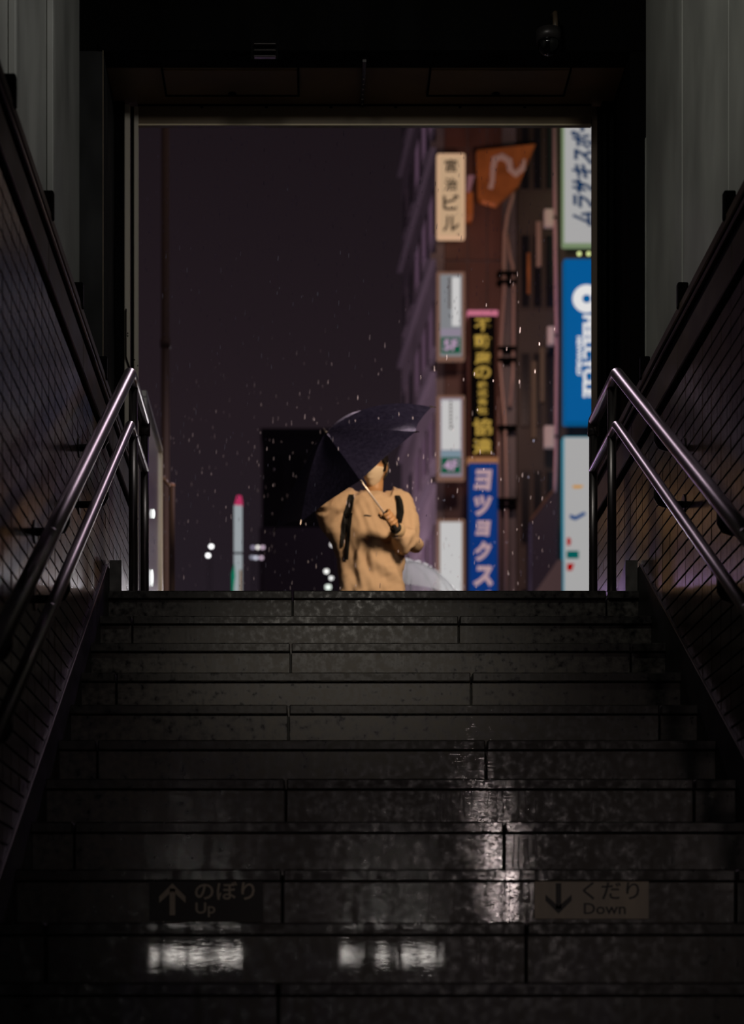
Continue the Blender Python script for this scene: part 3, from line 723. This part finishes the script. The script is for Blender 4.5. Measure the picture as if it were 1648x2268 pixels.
# --- glass barrier beside the entrance
XG = -.93; ya, yb2 = 10.19, 11.22; zt = 3.26
t = thing('glass_barrier', 'steel framed glass barrier glinting beside the left jamb', 'barrier', (XG, 10.7, H0))
fr_ = mat('bright_wet_steel', (.85, .82, .78), .3, metal=.35, bump=((40, 40, 8), .2, .004))
for y_ in (ya, yb2): obj('frame_post', bevel(box(new(), XG-.02, XG+.02, y_-.02, y_+.02, H0, zt), .004), fr_, t)
obj('top_rail', bevel(box(new(), XG-.02, XG+.02, ya-.02, yb2+.02, zt, zt+.04), .006), fr_, t)
obj('bottom_rail', bevel(box(new(), XG-.02, XG+.02, ya+.02, yb2-.02, H0+.06, H0+.12), .004), fr_, t)
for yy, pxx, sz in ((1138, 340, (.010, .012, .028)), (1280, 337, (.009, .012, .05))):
    bm = new(); ball(bm, P(pxx, yy, YX(pxx, XG+.012)), sz, 12); obj('glint_spot', bm, glow('glint_glow', (.9, .92, .9), 1.2), t, smooth=True)  # glowing spots added for white glints on the frame
gl = mat('wet_glass', (.75, .78, .78), .12, spec=.8); b = gl.node_tree.nodes['Principled BSDF']; b.inputs['Transmission Weight'].default_value = .75; b.inputs['IOR'].default_value = 1.45
obj('glass_pane', box(new(), XG-.006, XG+.006, ya+.021, yb2-.021, H0+.12, zt), gl, t)
# --- street lamp pole and its arm, bollard post
t = thing('street_lamp', 'tall brown street lamp pole standing in the road at the far left', 'lamp post', P(366, 0, 20).xy.to_3d() + Vector((0, 0, H0)))
x_ = P(366, 0, 20).x; PB = mat('brown_lamp_post', (.32, .22, .14), .5)
obj('pole', tube(new(), [(x_, 20, H0), (x_, 20, H0+1.2), (x_, 20, 10.4)], [.062, .046, .042], 16), PB, t, smooth=True)
obj('base', tube(new(), [(x_, 20, H0), (x_, 20, H0+.45), (x_, 20, H0+.5)], [.10, .095, .06], 16), PB, t, smooth=True)
obj('collar', tube(new(), [(x_, 20, P(0, 770, 20).z), (x_, 20, P(0, 752, 20).z)], .056, 16), PB, t, smooth=True)
obj('arm', tube(new(), [(x_, 20, 10.35), (x_+.15, 19.9, 10.6), (x_+1.8, 18.75, 10.72)], .03, 12), PB, t, smooth=True)
obj('lamp_head', bevel(box(new(), x_+1.6, x_+2.3, 18.4, 18.8, 10.55, 10.78), .03), PB, t)
obj('lens', box(new(), x_+1.65, x_+2.25, 18.45, 18.75, 10.52, 10.55), glow('lamp_lens', (1, .8, .9), 6), t)
t = thing('bollard_post', 'short pinkish post standing right behind the glass barrier', 'post', P(381, 0, 13).xy.to_3d() + Vector((0, 0, H0)))
x_ = P(381, 0, 13).x; zt_ = P(0, 1075, 13).z; PK = mat('pinkish_post', (.20, .13, .11), .4)
obj('post_shaft', tube(new(), [(x_, 13, H0), (x_, 13, zt_)], .021, 14), PK, t, smooth=True)
bm = new(); ball(bm, (x_, 13, zt_), (.024, .024, .018), 14); obj('post_cap', bm, mat('pale_pink_cap', (.5, .3, .28), .35), t, smooth=True)
bm = new(); tube(bm, [(x_, 13, zt_-.02), (x_-.05, 12.98, zt_+.03)], .012, 8); ball(bm, (x_-.055, 12.98, zt_+.04), .02, 10); obj('post_hook', bm, PK, t, smooth=True)
# --- lit pylon
Yp = 28
t = thing('pylon_sign', 'slim white lit pylon with red top and green foot', 'sign', P(527, 0, Yp).xy.to_3d() + Vector((0, 0, H0)))
a_, b_ = P(518, 0, Yp).x, P(536, 0, Yp).x
obj('pylon_body', bevel(box(new(), a_, b_, Yp, Yp+.12, H0, P(0, 1118, Yp).z), .012), glow('pylon_white', (.30, .33, .35), 1), t)
bm = new(); tube(bm, [((a_+b_)/2+.006, Yp+.06, P(0, 1119, Yp).z), ((a_+b_)/2+.012, Yp+.06, P(0, 1108, Yp).z), ((a_+b_)/2+.016, Yp+.06, P(0, 1096, Yp).z)], [.064, .055, .036], 14); obj('red_cap', bm, glow('pylon_red', (.42, .03, .10), 1), t, smooth=True)
pts = [P(513, 1400, Yp-.01), P(513, 1270, Yp-.01), P(519, 1248, Yp-.01), P(521, 1275, Yp-.01), P(517, 1312, Yp-.01), P(517, 1400, Yp-.01)]
obj('green_panel', prism(new(), pts, (0, .02, 0)), glow('pylon_green', (0, .16, .09), 1), t)
bm = new(); pbox(bm, 517, 537, 1223, 1227, Yp-.01, .02); obj('pylon_band', bm, mat('grey_band', (.2, .2, .2), .5), t)
bm = new(); pbox(bm, 530, 535, 1262, 1400, Yp-.01, .02); obj('brown_panel', bm, glow('pylon_brown', (.16, .10, .05), 1), t)
# --- distant lamps
def lampball(name, x, y, Y, rpx, col, s, label, group=None):
    c = P(x, y, Y); r = rpx*Y/F
    t = thing(name, label, 'lamp', c, group)
    bm = new(); ball(bm, c, r, 14); obj('globe', bm, glow('lamp_%s_%s' % (name, label[:14].replace(' ', '_')), col, s), t, smooth=True)
    obj('lamp_hood', tube(new(), [c + Vector((0, 0, r*.55)), c + Vector((0, 0, r*1.0)), c + Vector((0, 0, r*1.5))], [r*1.05, r*.95, r*.2], 12), BLACK, t)
    obj('lamp_stem', tube(new(), [c + Vector((0, r*1.2, r*1.3)), (c.x, c.y + r*1.2, H0)], r*.12, 6), BLACK, t)
lampball('road_lamp', 468, 1210, 60, 4.2, (1, 1, 1), 3.4, 'upper round white road lamp left of the pylon')
lampball('road_lamp', 461, 1230, 60, 4.2, (1, 1, 1), 3.4, 'lower round white road lamp left of the pylon')
for x, y, s, c_, w_ in ((571, 1212, 1.0, (1, .95, .9), 'brightest white lamp'), (582, 1212, .55, (1, .75, .95), 'pinkish lamp'), (560, 1212, .30, (.8, .7, 1), 'faintest violet lamp')):
    lampball('shop_lamp', x, y, 62, 4, c_, s*1.6, w_ + ' of the upper row right of the pylon', 'upper shop lamps')
for x, y, s, c_, w_ in ((567, 1235, .7, (.85, .85, 1), 'brightest bluish lamp'), (579, 1235, .35, (1, .75, .95), 'pinkish lamp'), (558, 1234, .30, (.8, .8, 1), 'faintest lamp')):
    lampball('shop_lamp', x, y, 62, 4, c_, s*1.6, w_ + ' of the lower row right of the pylon', 'lower shop lamps')
lampball('lantern', 736, 1206, 34, 5.5, (1, .95, .95), 1.0, 'pale lantern peeking out under the raised beige sleeve')
lampball('lantern', 723, 1265, 34, 5.5, (1, 1, .95), 1.3, 'bright round lantern just left of the beige sweatshirt')
lampball('lantern', 734, 1280, 34.4, 4.5, (1, 1, .98), 1.6, 'bright lantern touching the edge of the beige sweatshirt')
lampball('lantern', 727, 1300, 33.6, 7, (.9, 1, .9), 1.0, 'lowest lantern by the beige sweatshirt, just above the step')
# --- clear umbrella of a passer-by
Yc = 15.5; top = P(903, 1243, Yc)
t = thing('clear_umbrella', 'clear vinyl dome umbrella passing behind the person in beige', 'umbrella', top - Vector((0, 0, .8)))
vin = mat('clear_vinyl', (.85, .86, .86), .12, spec=.8, bump=((26, 26, 26), .4, .01))
n = vin.node_tree.nodes; L = vin.node_tree.links; b = n['Principled BSDF']
tr = n.new('ShaderNodeBsdfTransparent'); tl = n.new('ShaderNodeBsdfTranslucent'); tl.inputs[0].default_value = (.8, .82, .84, 1)
m1 = n.new('ShaderNodeMixShader'); m1.inputs[0].default_value = .5; m2 = n.new('ShaderNodeMixShader'); m2.inputs[0].default_value = .55
L.new(b.outputs[0], m1.inputs[1]); L.new(tl.outputs[0], m1.inputs[2]); L.new(m1.outputs[0], m2.inputs[1]); L.new(tr.outputs[0], m2.inputs[2]); L.new(m2.outputs[0], n['Material Output'].inputs[0])
Rc, Hc = .50, .30
tilt = Matrix.Rotation(math.radians(6), 3, 'Y')
def cp(th, r): return top + tilt @ Vector((Rc*r*math.cos(th), Rc*r*math.sin(th), -Hc*r**2.1))
for k in range(8):
    bm = new(); g = [[bm.verts.new(cp((k+j/5)*math.pi/4, i/10)) for j in range(6)] for i in range(11)]
    for i in range(10):
        for j in range(5): bm.faces.new((g[i][j], g[i+1][j], g[i+1][j+1], g[i][j+1]))
    bmesh.ops.remove_doubles(bm, verts=bm.verts, dist=1e-5); obj('canopy_panel', bm, vin, t, smooth=True)
    bm = new(); tube(bm, [cp(k*math.pi/4, i/8)-Vector((0, 0, .004)) for i in range(9)], .003, 6); obj('rib', bm, mat('umbrella_rib', (.12, .12, .12), .4), t)
obj('shaft', tube(new(), [top + tilt @ Vector((0, 0, .05)), top + tilt @ Vector((0, 0, -.75))], .006, 10), SHINY, t)
obj('handle', tube(new(), [top + tilt @ Vector((0, 0, -.72)), top + tilt @ Vector((0, 0, -.86)), top + tilt @ Vector((.03, 0, -.9)), top + tilt @ Vector((.07, 0, -.87))], .012, 10), mat('white_handle', (.7, .7, .7), .4), t)
bm = new(); rs2 = random.Random(5)
for k in range(60):
    th = rs2.uniform(3.4, 6.0); r = rs2.uniform(.05, .55); ball(bm, cp(th, r) + Vector((0, -.004, .004)), rs2.uniform(.003, .008), 6)
o = obj('rain_beads', bm, mat('rain_bead', (.9, .9, .92), .15, spec=1), t, smooth=True); o['kind'] = 'stuff'
# --- dark block far left
Yd = 80
t = thing('office_block', 'dark flat roofed office block behind the navy umbrella', 'building', (P(660, 0, Yd).x, Yd, H0))
DK = mat('dark_facade', (.020, .019, .026), .7); a_, b_ = P(580, 0, Yd).x, P(760, 0, Yd).x; zt_ = P(0, 950, Yd).z
obj('wall', box(new(), a_, b_, Yd, Yd+8, H0, zt_), DK, t); obj('parapet', box(new(), a_-.05, b_+.05, Yd-.1, Yd+8, zt_-.35, zt_), mat('dark_parapet', (.013, .013, .018), .7), t)
pm = mat('haze_tone', (.16, .14, .18), .7)
a2, b2 = P(574, 0, Yd-.6).x, P(770, 0, Yd-.6).x; obj('haze_slab', box(new(), a2, b2, Yd-.6, Yd, H0, P(0, 1168, Yd-.6).z), pm, t)  # lighter slab added for haze fading the foot of the block
DW = mat('unlit_window', (.012, .012, .016), .2)
for r in range(1):
    for c in range(4):
        x0 = a_ + .35 + c*.82; z0 = zt_ - 2.6 - r*3.1; fr2 = obj('window', box(new(), x0, x0+.6, Yd-.04, Yd+.02, z0, z0+1.5), DK, t); obj('pane', box(new(), x0+.05, x0+.55, Yd-.05, Yd-.039, z0+.05, z0+1.45), DW, fr2)
# --- sign building: front wall with signs, side wall running down the street
Ya = 48.0
SX0, SX1 = P(966, 0, Ya).x, P(1143, 0, Ya).x
RED = mat('red_brown_facade', (.105, .042, .032), .55, vary=((.7, .7, .25), .45)); PURP = mat('grey_facade', (.14, .115, .125), .5, vary=((.5, .3, .4), .4))
A = thing('sign_building', 'red brown tower block carrying the column of floor signs', 'building', ((SX0+SX1)/2, Ya, H0))
ZTOP = 26.5; kd = -.06; LEN = 8.3
obj('wall', prism(new(), [(SX0, Ya, H0), (SX1, Ya, H0), (SX1, Ya+LEN, H0), (SX0+kd*LEN, Ya+LEN, H0)], (0, 0, ZTOP-H0)), PURP, A)
for f in range(9):
    z0 = H0 + f*2.85 + .06
    for x0, x1 in ((P(984, 0, Ya).x, P(1035, 0, Ya).x), (P(1036, 0, Ya).x, P(1078, 0, Ya).x), (P(1079, 0, Ya).x, P(1112, 0, Ya).x)):
        obj('cladding_panel', bevel(box(new(), x0+.008, x1-.008, Ya-.06, Ya+.01, z0, z0+2.81), .012), RED, A)
LED = mat('pale_ledge', (.13, .11, .125), .5)
for f in range(-4, 5):
    zc = 14.35 + f*2.85
    q = [(SX0+kd*.0, Ya), (SX0+kd*LEN, Ya+LEN)]
    if zc - 1.2 > H0:
        bm = new(); prism(bm, [(SX0-.14, Ya+.02, zc-1.15), (SX0+.02, Ya+.02, zc-1.15), (SX0+.02+kd*LEN, Ya+LEN, zc-1.15), (SX0-.14+kd*LEN, Ya+LEN, zc-1.15)], (0, 0, .16)); obj('ledge', bm, LED, A)
    for q_, y_ in enumerate((Ya+.25, Ya+1.75, Ya+3.35, Ya+5.0, Ya+6.7)):
        x_ = SX0 + kd*(y_-Ya)
        if zc-.5 < H0: continue
        bm = new(); prism(bm, [(x_-.05, y_, zc-.45), (x_+.03, y_, zc-.45), (x_+.03+kd*.9, y_+.9, zc-.45), (x_-.05+kd*.9, y_+.9, zc-.45)], (0, 0, 1.15)); wn = obj('window', bm, PURP, A)
        x2 = x_-.056+kd*.07
        bm = new(); prism(bm, [(x2, y_+.07, zc-.38), (x2+.02, y_+.07, zc-.38), (x2+.02+kd*.76, y_+.83, zc-.38), (x2+kd*.76, y_+.83, zc-.38)], (0, 0, 1.0))
        obj('pane', bm, glow('dim_violet_window', (.075, .042, .068), 1) if q_ < 3 else DW, wn)
# pipes on the facade
PIPE = mat('pinkish_pipe', (.50, .34, .29), .35, metal=.2)
t = thing('drain_pipes', 'pinkish drain pipes clamped to the wall right of the sign column', 'pipe', P(1122, 1312, Ya-.3))
def pipe(xs, r): obj('pipe', tube(new(), [P(x, y, Ya-.2) for x, y in xs], r*Ya/F, 12), PIPE, t, smooth=True)
pipe([(1142, 400), (1134, 440), (1124, 475), (1118, 520), (1116, 600), (1117, 640), (1113, 700), (1109, 760), (1107, 800), (1112, 860), (1118, 930), (1120, 990), (1122, 1080), (1121, 1200), (1120, 1420)], 4.6)
pipe([(1124, 520), (1130, 570), (1136, 590), (1138, 640), (1137, 760), (1136, 830), (1130, 900)], 3.6)
pipe([(1104, 880), (1104, 1000), (1105, 1100), (1106, 1420)], 3.2)
for y in (603, 622, 770, 795, 945, 1106, 1120):
    bm = new(); pbox(bm, 1102, 1144, y-4, y+4, Ya-.33, .3); obj('clamp', bevel(bm, .01), BLACK, t)
# --- projecting signs
def textpx(s, cx_, cy_, Y, m, parent, hpx=None, wpx=None, rot=0, **k):
    return place_text(s, P(cx_, cy_, Y), parent, m, h=hpx*Y/F if hpx else None, w=wpx*Y/F if wpx else None, rot=rot, depth=.012, **k)
def sign(name, label, x0, x1, y0, y1, Y, framem, facem, fw_=5, depth=.22, group=None):
    c = P((x0+x1)/2, y1, Y); t = thing(name, label, 'sign', c, group)
    bm = new(); pbox(bm, x0, x1, y0, y1, Y, depth); bevel(bm, .03); obj('sign_box', bm, framem, t)
    bm = new(); pbox(bm, x0+fw_, x1-fw_, y0+fw_, y1-fw_, Y-.012, .02); obj('sign_face', bm, facem, t)
    for f_ in (.2, .8):
        q = P(x0+(x1-x0)*.7, y0+(y1-y0)*f_, Y+depth); bm = new(); box(bm, q.x-.03, q.x+.03, q.y-.02, 47.945, q.z-.03, q.z+.03); obj('bracket_arm', bm, DSTEEL, t)
    return t
Ys = 47.0
t = sign('building_sign', 'beige lit sign with dark upright characters, top of the sign column', 968, 1030, 339, 526, Ys, glow('beige_glow_frame', (.55, .34, .21), 1), glow('beige_glow', (.47, .315, .19), 1), 6)
TX = mat('dark_lettering', (.02, .018, .012), .6)
for s, y in (('宮', 367), ('治', 408), ('ビ', 448), ('ル', 495)): textpx(s, 999, y, Ys-.016, TX, t, 28 if s in '宮治' else 34, 28 if s in '宮治' else 36, bold=.02)
FRM = glow('sign_brown_frame', (.16, .085, .06), 1); GRN = glow('sign_green', (.004, .075, .038), 1); PKT = glow('pinkish_lettering', (.42, .28, .42), 1)
def floorsign(txt, label, y0, y1, facem, plate):
    t = sign('floor_sign', label, 968, 1030, y0, y1, Ys, FRM, facem, 7)
    if plate:
        bm = new(); pbox(bm, 977, 1020, y1-49, y1-14, Ys-.03, .02); obj('number_plate', bm, GRN, t)
        textpx(txt, 998.5, y1-31.5, Ys-.032, PKT, t, 24, 32, bold=.03)
    return t
GREYF = glow('grey_lit_face', (.19, .20, .215), 1); WHF = glow('white_lit_face', (.50, .50, .50), 1); LAV = glow('lavender_lit_face', (.23, .20, .26), 1)
t = floorsign('5F', 'grey lit floor sign with green 5F plate under the beige sign', 601, 796, GREYF, True)
bm = new(); pbox(bm, 1001, 1019, 614, 722, Ys-.02, .01); obj('bright_tube', bm, glow('white_tube_glow', (.54, .54, .54), 1), t)
bm = new(); pbox(bm, 976, 1021, 728, 744, Ys-.02, .01); obj('lavender_band', bm, LAV, t)
bm = new()
for k in range(7): pbox(bm, 993, 1000, 616+k*10, 622+k*10, Ys-.021, .01)
obj('faded_lettering', bm, mat('faded_lettering_grey', (.10, .10, .10), .6), t)
t = floorsign('4F', 'white lit floor sign with green 4F plate beside the black sign', 875, 1062, LAV, True)
bm = new(); pbox(bm, 978, 1020, 886, 996, Ys-.02, .01); bevel(bm, .004); obj('bright_panel', bm, WHF, t)
bm = new(); pbox(bm, 977, 1021, 998, 1012, Ys-.02, .01); obj('blue_band', bm, glow('bluish_band', (.17, .24, .29), 1), t)
bm = new()
for k in range(8): pbox(bm, 996, 1001, 889+k*8, 894+k*8, Ys-.03, .01)
obj('faded_lettering', bm, mat('faded_lettering_grey', (.1,.1,.1)), t)
t = floorsign('3F', 'plain white lit floor sign lowest in the column, left of the blue sign', 1149, 1345, WHF, False)
# black sign with yellow characters, blue sign with pale katakana
YEL = glow('yellow_lettering', (.36, .235, .045), 1)
t = sign('black_sign', 'black sign with yellow upright characters and pink top edge', 1036, 1103, 690, 1011, Ys, mat('black_sign_frame', (.10, .045, .033), .6, spec=.1), mat('black_sign_face', (.004, .004, .005), .8, spec=.05), 6)
bm = new(); pbox(bm, 1036, 1103, 687, 699, Ys-.03, .25); obj('top_edge', bm, glow('pink_edge', (.48, .14, .21), 1), t)
for s, cy_, h_, w_ in (('不', 720, 28, 36), ('動', 757, 32, 37), ('産', 793, 28, 35), ('の', 825, 28, 36), ('株', 853, 16, 22), ('式', 871, 16, 22), ('会', 889, 16, 22), ('社', 909, 17, 22), ('協', 946, 38, 42), ('達', 989, 35, 41)):
    textpx(s, 1069, cy_, Ys-.016, YEL, t, h_, w_, bold=.03)
t = sign('blue_sign', 'blue sign with pale slanted characters below the black sign', 1038, 1103, 1024, 1420, Ys, glow('blue_sign_frame', (.004, .02, .09), 1), glow('blue_sign_face', (.002, .028, .155), 1), 3)
bm = new(); pbox(bm, 1036, 1103, 1013, 1024, Ys-.03, .25); obj('top_edge', bm, glow('orange_edge', (.27, .12, .055), 1), t)
PALE = glow('pale_pink_lettering', (.40, .27, .29), 1)
for s, cy_, h_, w_ in (('ヨ', 1063, 46, 40), ('ツ', 1120, 46, 40), ('ョ', 1170, 34, 34), ('ク', 1221, 44, 38), ('ス', 1276, 46, 44), ('ビ', 1330, 44, 40)):
    textpx(s, 1070, cy_, Ys-.016, PALE, t, h_, w_, shear=.12, bold=.055)
# orange billboard
Yo = 47.3
t = thing('billboard', 'orange brown billboard with a pale emblem above the drain pipes', 'sign', P(1120, 440, Yo))
ORG = mat('orange_board', (.40, .13, .03), .5, vary=((2, 2, 2), .3))
bm = new(); prism(bm, [P(1058, 440, Yo), P(1100, 452, Yo), P(1150, 408, Yo), P(1186, 319, Yo), P(1056, 333, Yo)], (0, .25, 0)); obj('board', bm, ORG, t)
WP = mat('pale_paint', (.66, .50, .46), .5)
bm = new(); pts = [P(x, y, Yo-.02) for x, y in ((1086, 418), (1091, 400), (1092, 372), (1096, 352), (1112, 346), (1128, 356), (1130, 374), (1142, 385), (1158, 372), (1162, 352))]
tube(bm, pts, [6*Yo/F, 5*Yo/F, 6*Yo/F, 8*Yo/F, 8*Yo/F, 8*Yo/F, 7*Yo/F, 8*Yo/F, 7*Yo/F, 3*Yo/F], 10)
for v in bm.verts: v.co.y = Yo - .01 + (v.co.y-Yo)*.12
obj('emblem', bm, WP, t)
t = thing('small_signboard', 'small orange and violet signboard peeking out right of the beige sign', 'sign', P(1040, 480, Yo))
bm = new(); pbox(bm, 1034, 1048, 425, 475, Yo, .645); obj('board', bm, ORG, t)
bm = new(); prism(bm, [P(1034, 425, Yo-.02), P(1040, 425, Yo-.02), P(1052, 388, Yo-.02), P(1036, 388, Yo-.02)], (0, .1, 0)); obj('board_top', bm, mat('violet_board', (.4, .26, .38), .5), t)
# --- dark building on the right
Yb = 47.95
B = thing('side_building', 'dark brown building between the drain pipes and the right hand signs', 'building', (P(1250, 0, Yb).x, Yb, H0))
BR = mat('dark_brown_facade', (.055, .040, .034), .6, vary=((.6, .6, .2), .5))
b0, b1 = P(1146, 0, Yb).x, P(1500, 0, Yb).x
obj('wall', box(new(), b0, b1, Yb, Yb+9, H0, 26), BR, B)
for r in range(8):
    for c in range(3):
        x0 = P(1152+c*27, 0, Yb).x; x1 = P(1174+c*27, 0, Yb).x; z0 = H0 + .9 + r*3.0
        fr2 = obj('window', bevel(box(new(), x0, x1, Yb-.05, Yb+.02, z0, z0+1.9), .01), BR, B); obj('pane', box(new(), x0+.03, x1-.03, Yb-.058, Yb-.049, z0+.04, z0+1.86), DW, fr2)
for x0, x1, y0, y1, m in ((1188, 1199, 490, 590, PIPE), (1168, 1174, 560, 650, ORG), (1196, 1206, 770, 890, mat('olive_shutter', (.16, .12, .075), .6)), (1178, 1188, 800, 970, MATS['olive_shutter'])):
    bm = new(); pbox(bm, x0, x1, y0, y1, Yb-.12, .1); obj('shutter_strip', bm, m, B)
bm = new(); prism(bm, [P(1178, 1312, Yb-1.2), P(1178, 1150, Yb-1.2), P(1225, 1090, Yb-1.2), P(1236, 1090, Yb-1.2), P(1236, 1312, Yb-1.2)], (0, 1.2, 0)); aw = obj('awning', bm, mat('dark_blue_awning', (.035, .03, .06), .6), B)
bm = new(); tube(bm, [P(1176, 1152, Yb-1.22), P(1226, 1086, Yb-1.22)], .03, 8); obj('awning_edge', bm, mat('brown_awning_edge', (.2, .11, .08), .5), aw)
bm = new(); prism(bm, [P(1180, 1320, Yb-1.5), P(1236, 1240, Yb-1.5), P(1246, 1240, Yb-1.5), P(1246, 1320, Yb-1.5)], (0, .25, 0)); obj('lower_awning', bm, mat('grey_awning', (.20, .17, .19), .6), B)
# --- mast with boxes
Ym = 47.3
t = thing('sign_mast', 'thin pink lit mast with three pale boxes left of the white sign', 'mast', P(1231, 1312, Ym))
MP = mat('pink_mast_paint', (.68, .40, .47), .4)
obj('mast_pole', tube(new(), [P(1227, 200, Ym), P(1230, 560, Ym), P(1233, 760, Ym), P(1231, 1000, Ym), P(1229, 1095, Ym), P(1222, 1125, Ym), P(1222, 1700, Ym)], [.045, .045, .042, .042, .042, .03, .03], 12), MP, t, smooth=True)
for x0, x1, y0, y1 in ((1206, 1226, 462, 500), (1213, 1228, 722, 762), (1206, 1228, 942, 990)):
    bm = new(); pbox(bm, x0, x1, y0, y1, Ym-.12, .2); bx_ = obj('junction_box', bevel(bm, .015), mat('pale_box_paint', (.8, .7, .68), .5), t)
    bm = new(); pbox(bm, x1-2, x1+6, (y0+y1)/2-3, (y0+y1)/2+3, Ym-.06, .1); obj('box_strap', bm, BLACK, bx_)
    q = P((x0+x1)/2, (y0+y1)/2, Ym); bm = new(); box(bm, q.x-.03, q.x+.03, q.y+.05, 47.945, q.z-.03, q.z+.03); obj('mast_bracket', bm, BLACK, t)
# --- big signs at the right edge
Yr = 46.6
SWH = glow('white_sign_face', (.36, .36, .36), 1); NVT = glow('navy_lettering', (.0, .021, .07), 1)
t = sign('white_sign', 'white lit sign with navy sideways katakana at the right jamb', 1247, 1345, 150, 541, Yr, glow('green_white_edge', (.16, .22, .12), 1), SWH, 3, .3)
textpx('ムラサキスポーツ', 1289, 362, Yr-.016, NVT, t, 50, 278, rot=90, shear=.35, bold=.035)
t = sign('sky_blue_sign', 'bright blue sign with white ring and sideways lettering', 1249, 1350, 572, 937, Yr, glow('blue_box', (.0, .075, .21), 1), glow('bright_blue_face', (.0, .088, .275), 1), 4, .3)
WHT = glow('white_lettering', (.70, .70, .70), 1)
bm = new(); pr = []
for k in range(40):
    an = 2*math.pi*k/40; pr.append((math.cos(an), math.sin(an)))
c = P(1299.5, 661.5, Yr-.02); ro, ri = 31*Yr/F, 9.5*Yr/F
o1 = [bm.verts.new((c.x+ro*x, c.y, c.z+ro*y)) for x, y in pr]; i1 = [bm.verts.new((c.x+ri*x, c.y, c.z+ri*y)) for x, y in pr]
o2 = [bm.verts.new((c.x+ro*x, c.y+.012, c.z+ro*y)) for x, y in pr]; i2 = [bm.verts.new((c.x+ri*x, c.y+.012, c.z+ri*y)) for x, y in pr]
skin(bm, o1, i1); skin(bm, o2, o1); skin(bm, i1, i2); obj('ring_emblem', bm, WHT, t)
textpx('FEELCYCLE', 1305, 789, Yr-.016, WHT, t, 28, 182, rot=-90, bold=.045)
textpx('NEWWORLD', 1283, 788, Yr-.016, WHT, t, 11, 86, rot=-90, bold=.04)
t = sign('tall_white_sign', 'tall white lit sign with red, teal and orange marks behind the right handrail', 1247, 1345, 966, 1500, Yr, glow('cyan_edge', (.03, .20, .28), 1), SWH, 3, .3)
def mark(nm, poly, m): obj(nm, prism(new(), [P(x, y, Yr-.02) for x, y in poly], (0, .012, 0)), m, t)
mark('orange_mark', [(1269, 1081), (1287, 1081), (1293, 1075), (1269, 1075)], glow('orange_print', (.50, .22, .0), 1))
RDM = glow('red_print', (.30, .0, .0), 1); TEAL = glow('teal_print', (.0, .09, .085), 1); BLM = glow('blue_print', (.0, .045, .17), 1)
mark('red_mark', [(1256, 1208), (1263, 1208), (1265, 1199), (1263, 1191), (1256, 1191)], RDM)
mark('red_mark', [(1256, 1264), (1267, 1264), (1272, 1248), (1256, 1248)], RDM)
mark('teal_mark', [(1255, 1237), (1282, 1237), (1282, 1220), (1255, 1220)], TEAL)
bm = new(); tube(bm, [P(x, y, Yr-.02) for x, y in ((1264, 1140), (1266, 1145), (1274, 1148), (1284, 1143), (1296, 1136))], [3*Yr/F, 4.5*Yr/F, 4.6*Yr/F, 4*Yr/F, 4*Yr/F], 10)
for v in bm.verts: v.co.y = Yr-.016 + (v.co.y-Yr+.02)*.1
obj('blue_mark', bm, BLM, t)
for x, w_ in ((1283, 'whole'), (1304, 'half hidden')):
    c = P(x, 562, Yr+.1); t = thing('sign_floodlight', w_ + ' yellow green floodlight on top of the bright blue sign', 'lamp', c, 'floodlights on the blue sign')
    bm = new(); ball(bm, c, 4.2*Yr/F, 12); obj('bulb', bm, glow('flood_bulb', (.75, .85, .35), 1.3), t, smooth=True)
    bm = new(); tube(bm, [c + Vector((0, .02, -.02)), c + Vector((0, .06, -.11))], .012, 8); obj('lamp_arm', bm, BLACK, t)
# --- rain
bm = new(); rs = random.Random(11)
def drop(p, r, l):
    q = Vector((rs.uniform(-.12, .02), 0, -1)).normalized()*l
    tube(bm, [p, p+q*.25, p+q*.75, p+q], [r*.2, r*.8, r, r*.3], 5)
for k in range(1500):
    Y = rs.uniform(9.6, 16); x, y = rs.uniform(312, 1240), rs.uniform(285, 1308)
    drop(P(x, y, Y), rs.uniform(.0008, .0019), rs.uniform(.012, .034))
o = obj('falling_rain', bm, mat('rain_drop', (.58, .55, .74), .3, spec=.4), smooth=True)
o['kind'] = 'stuff'; o['label'] = 'fine rain drops falling across the dark street'; o['category'] = 'rain'
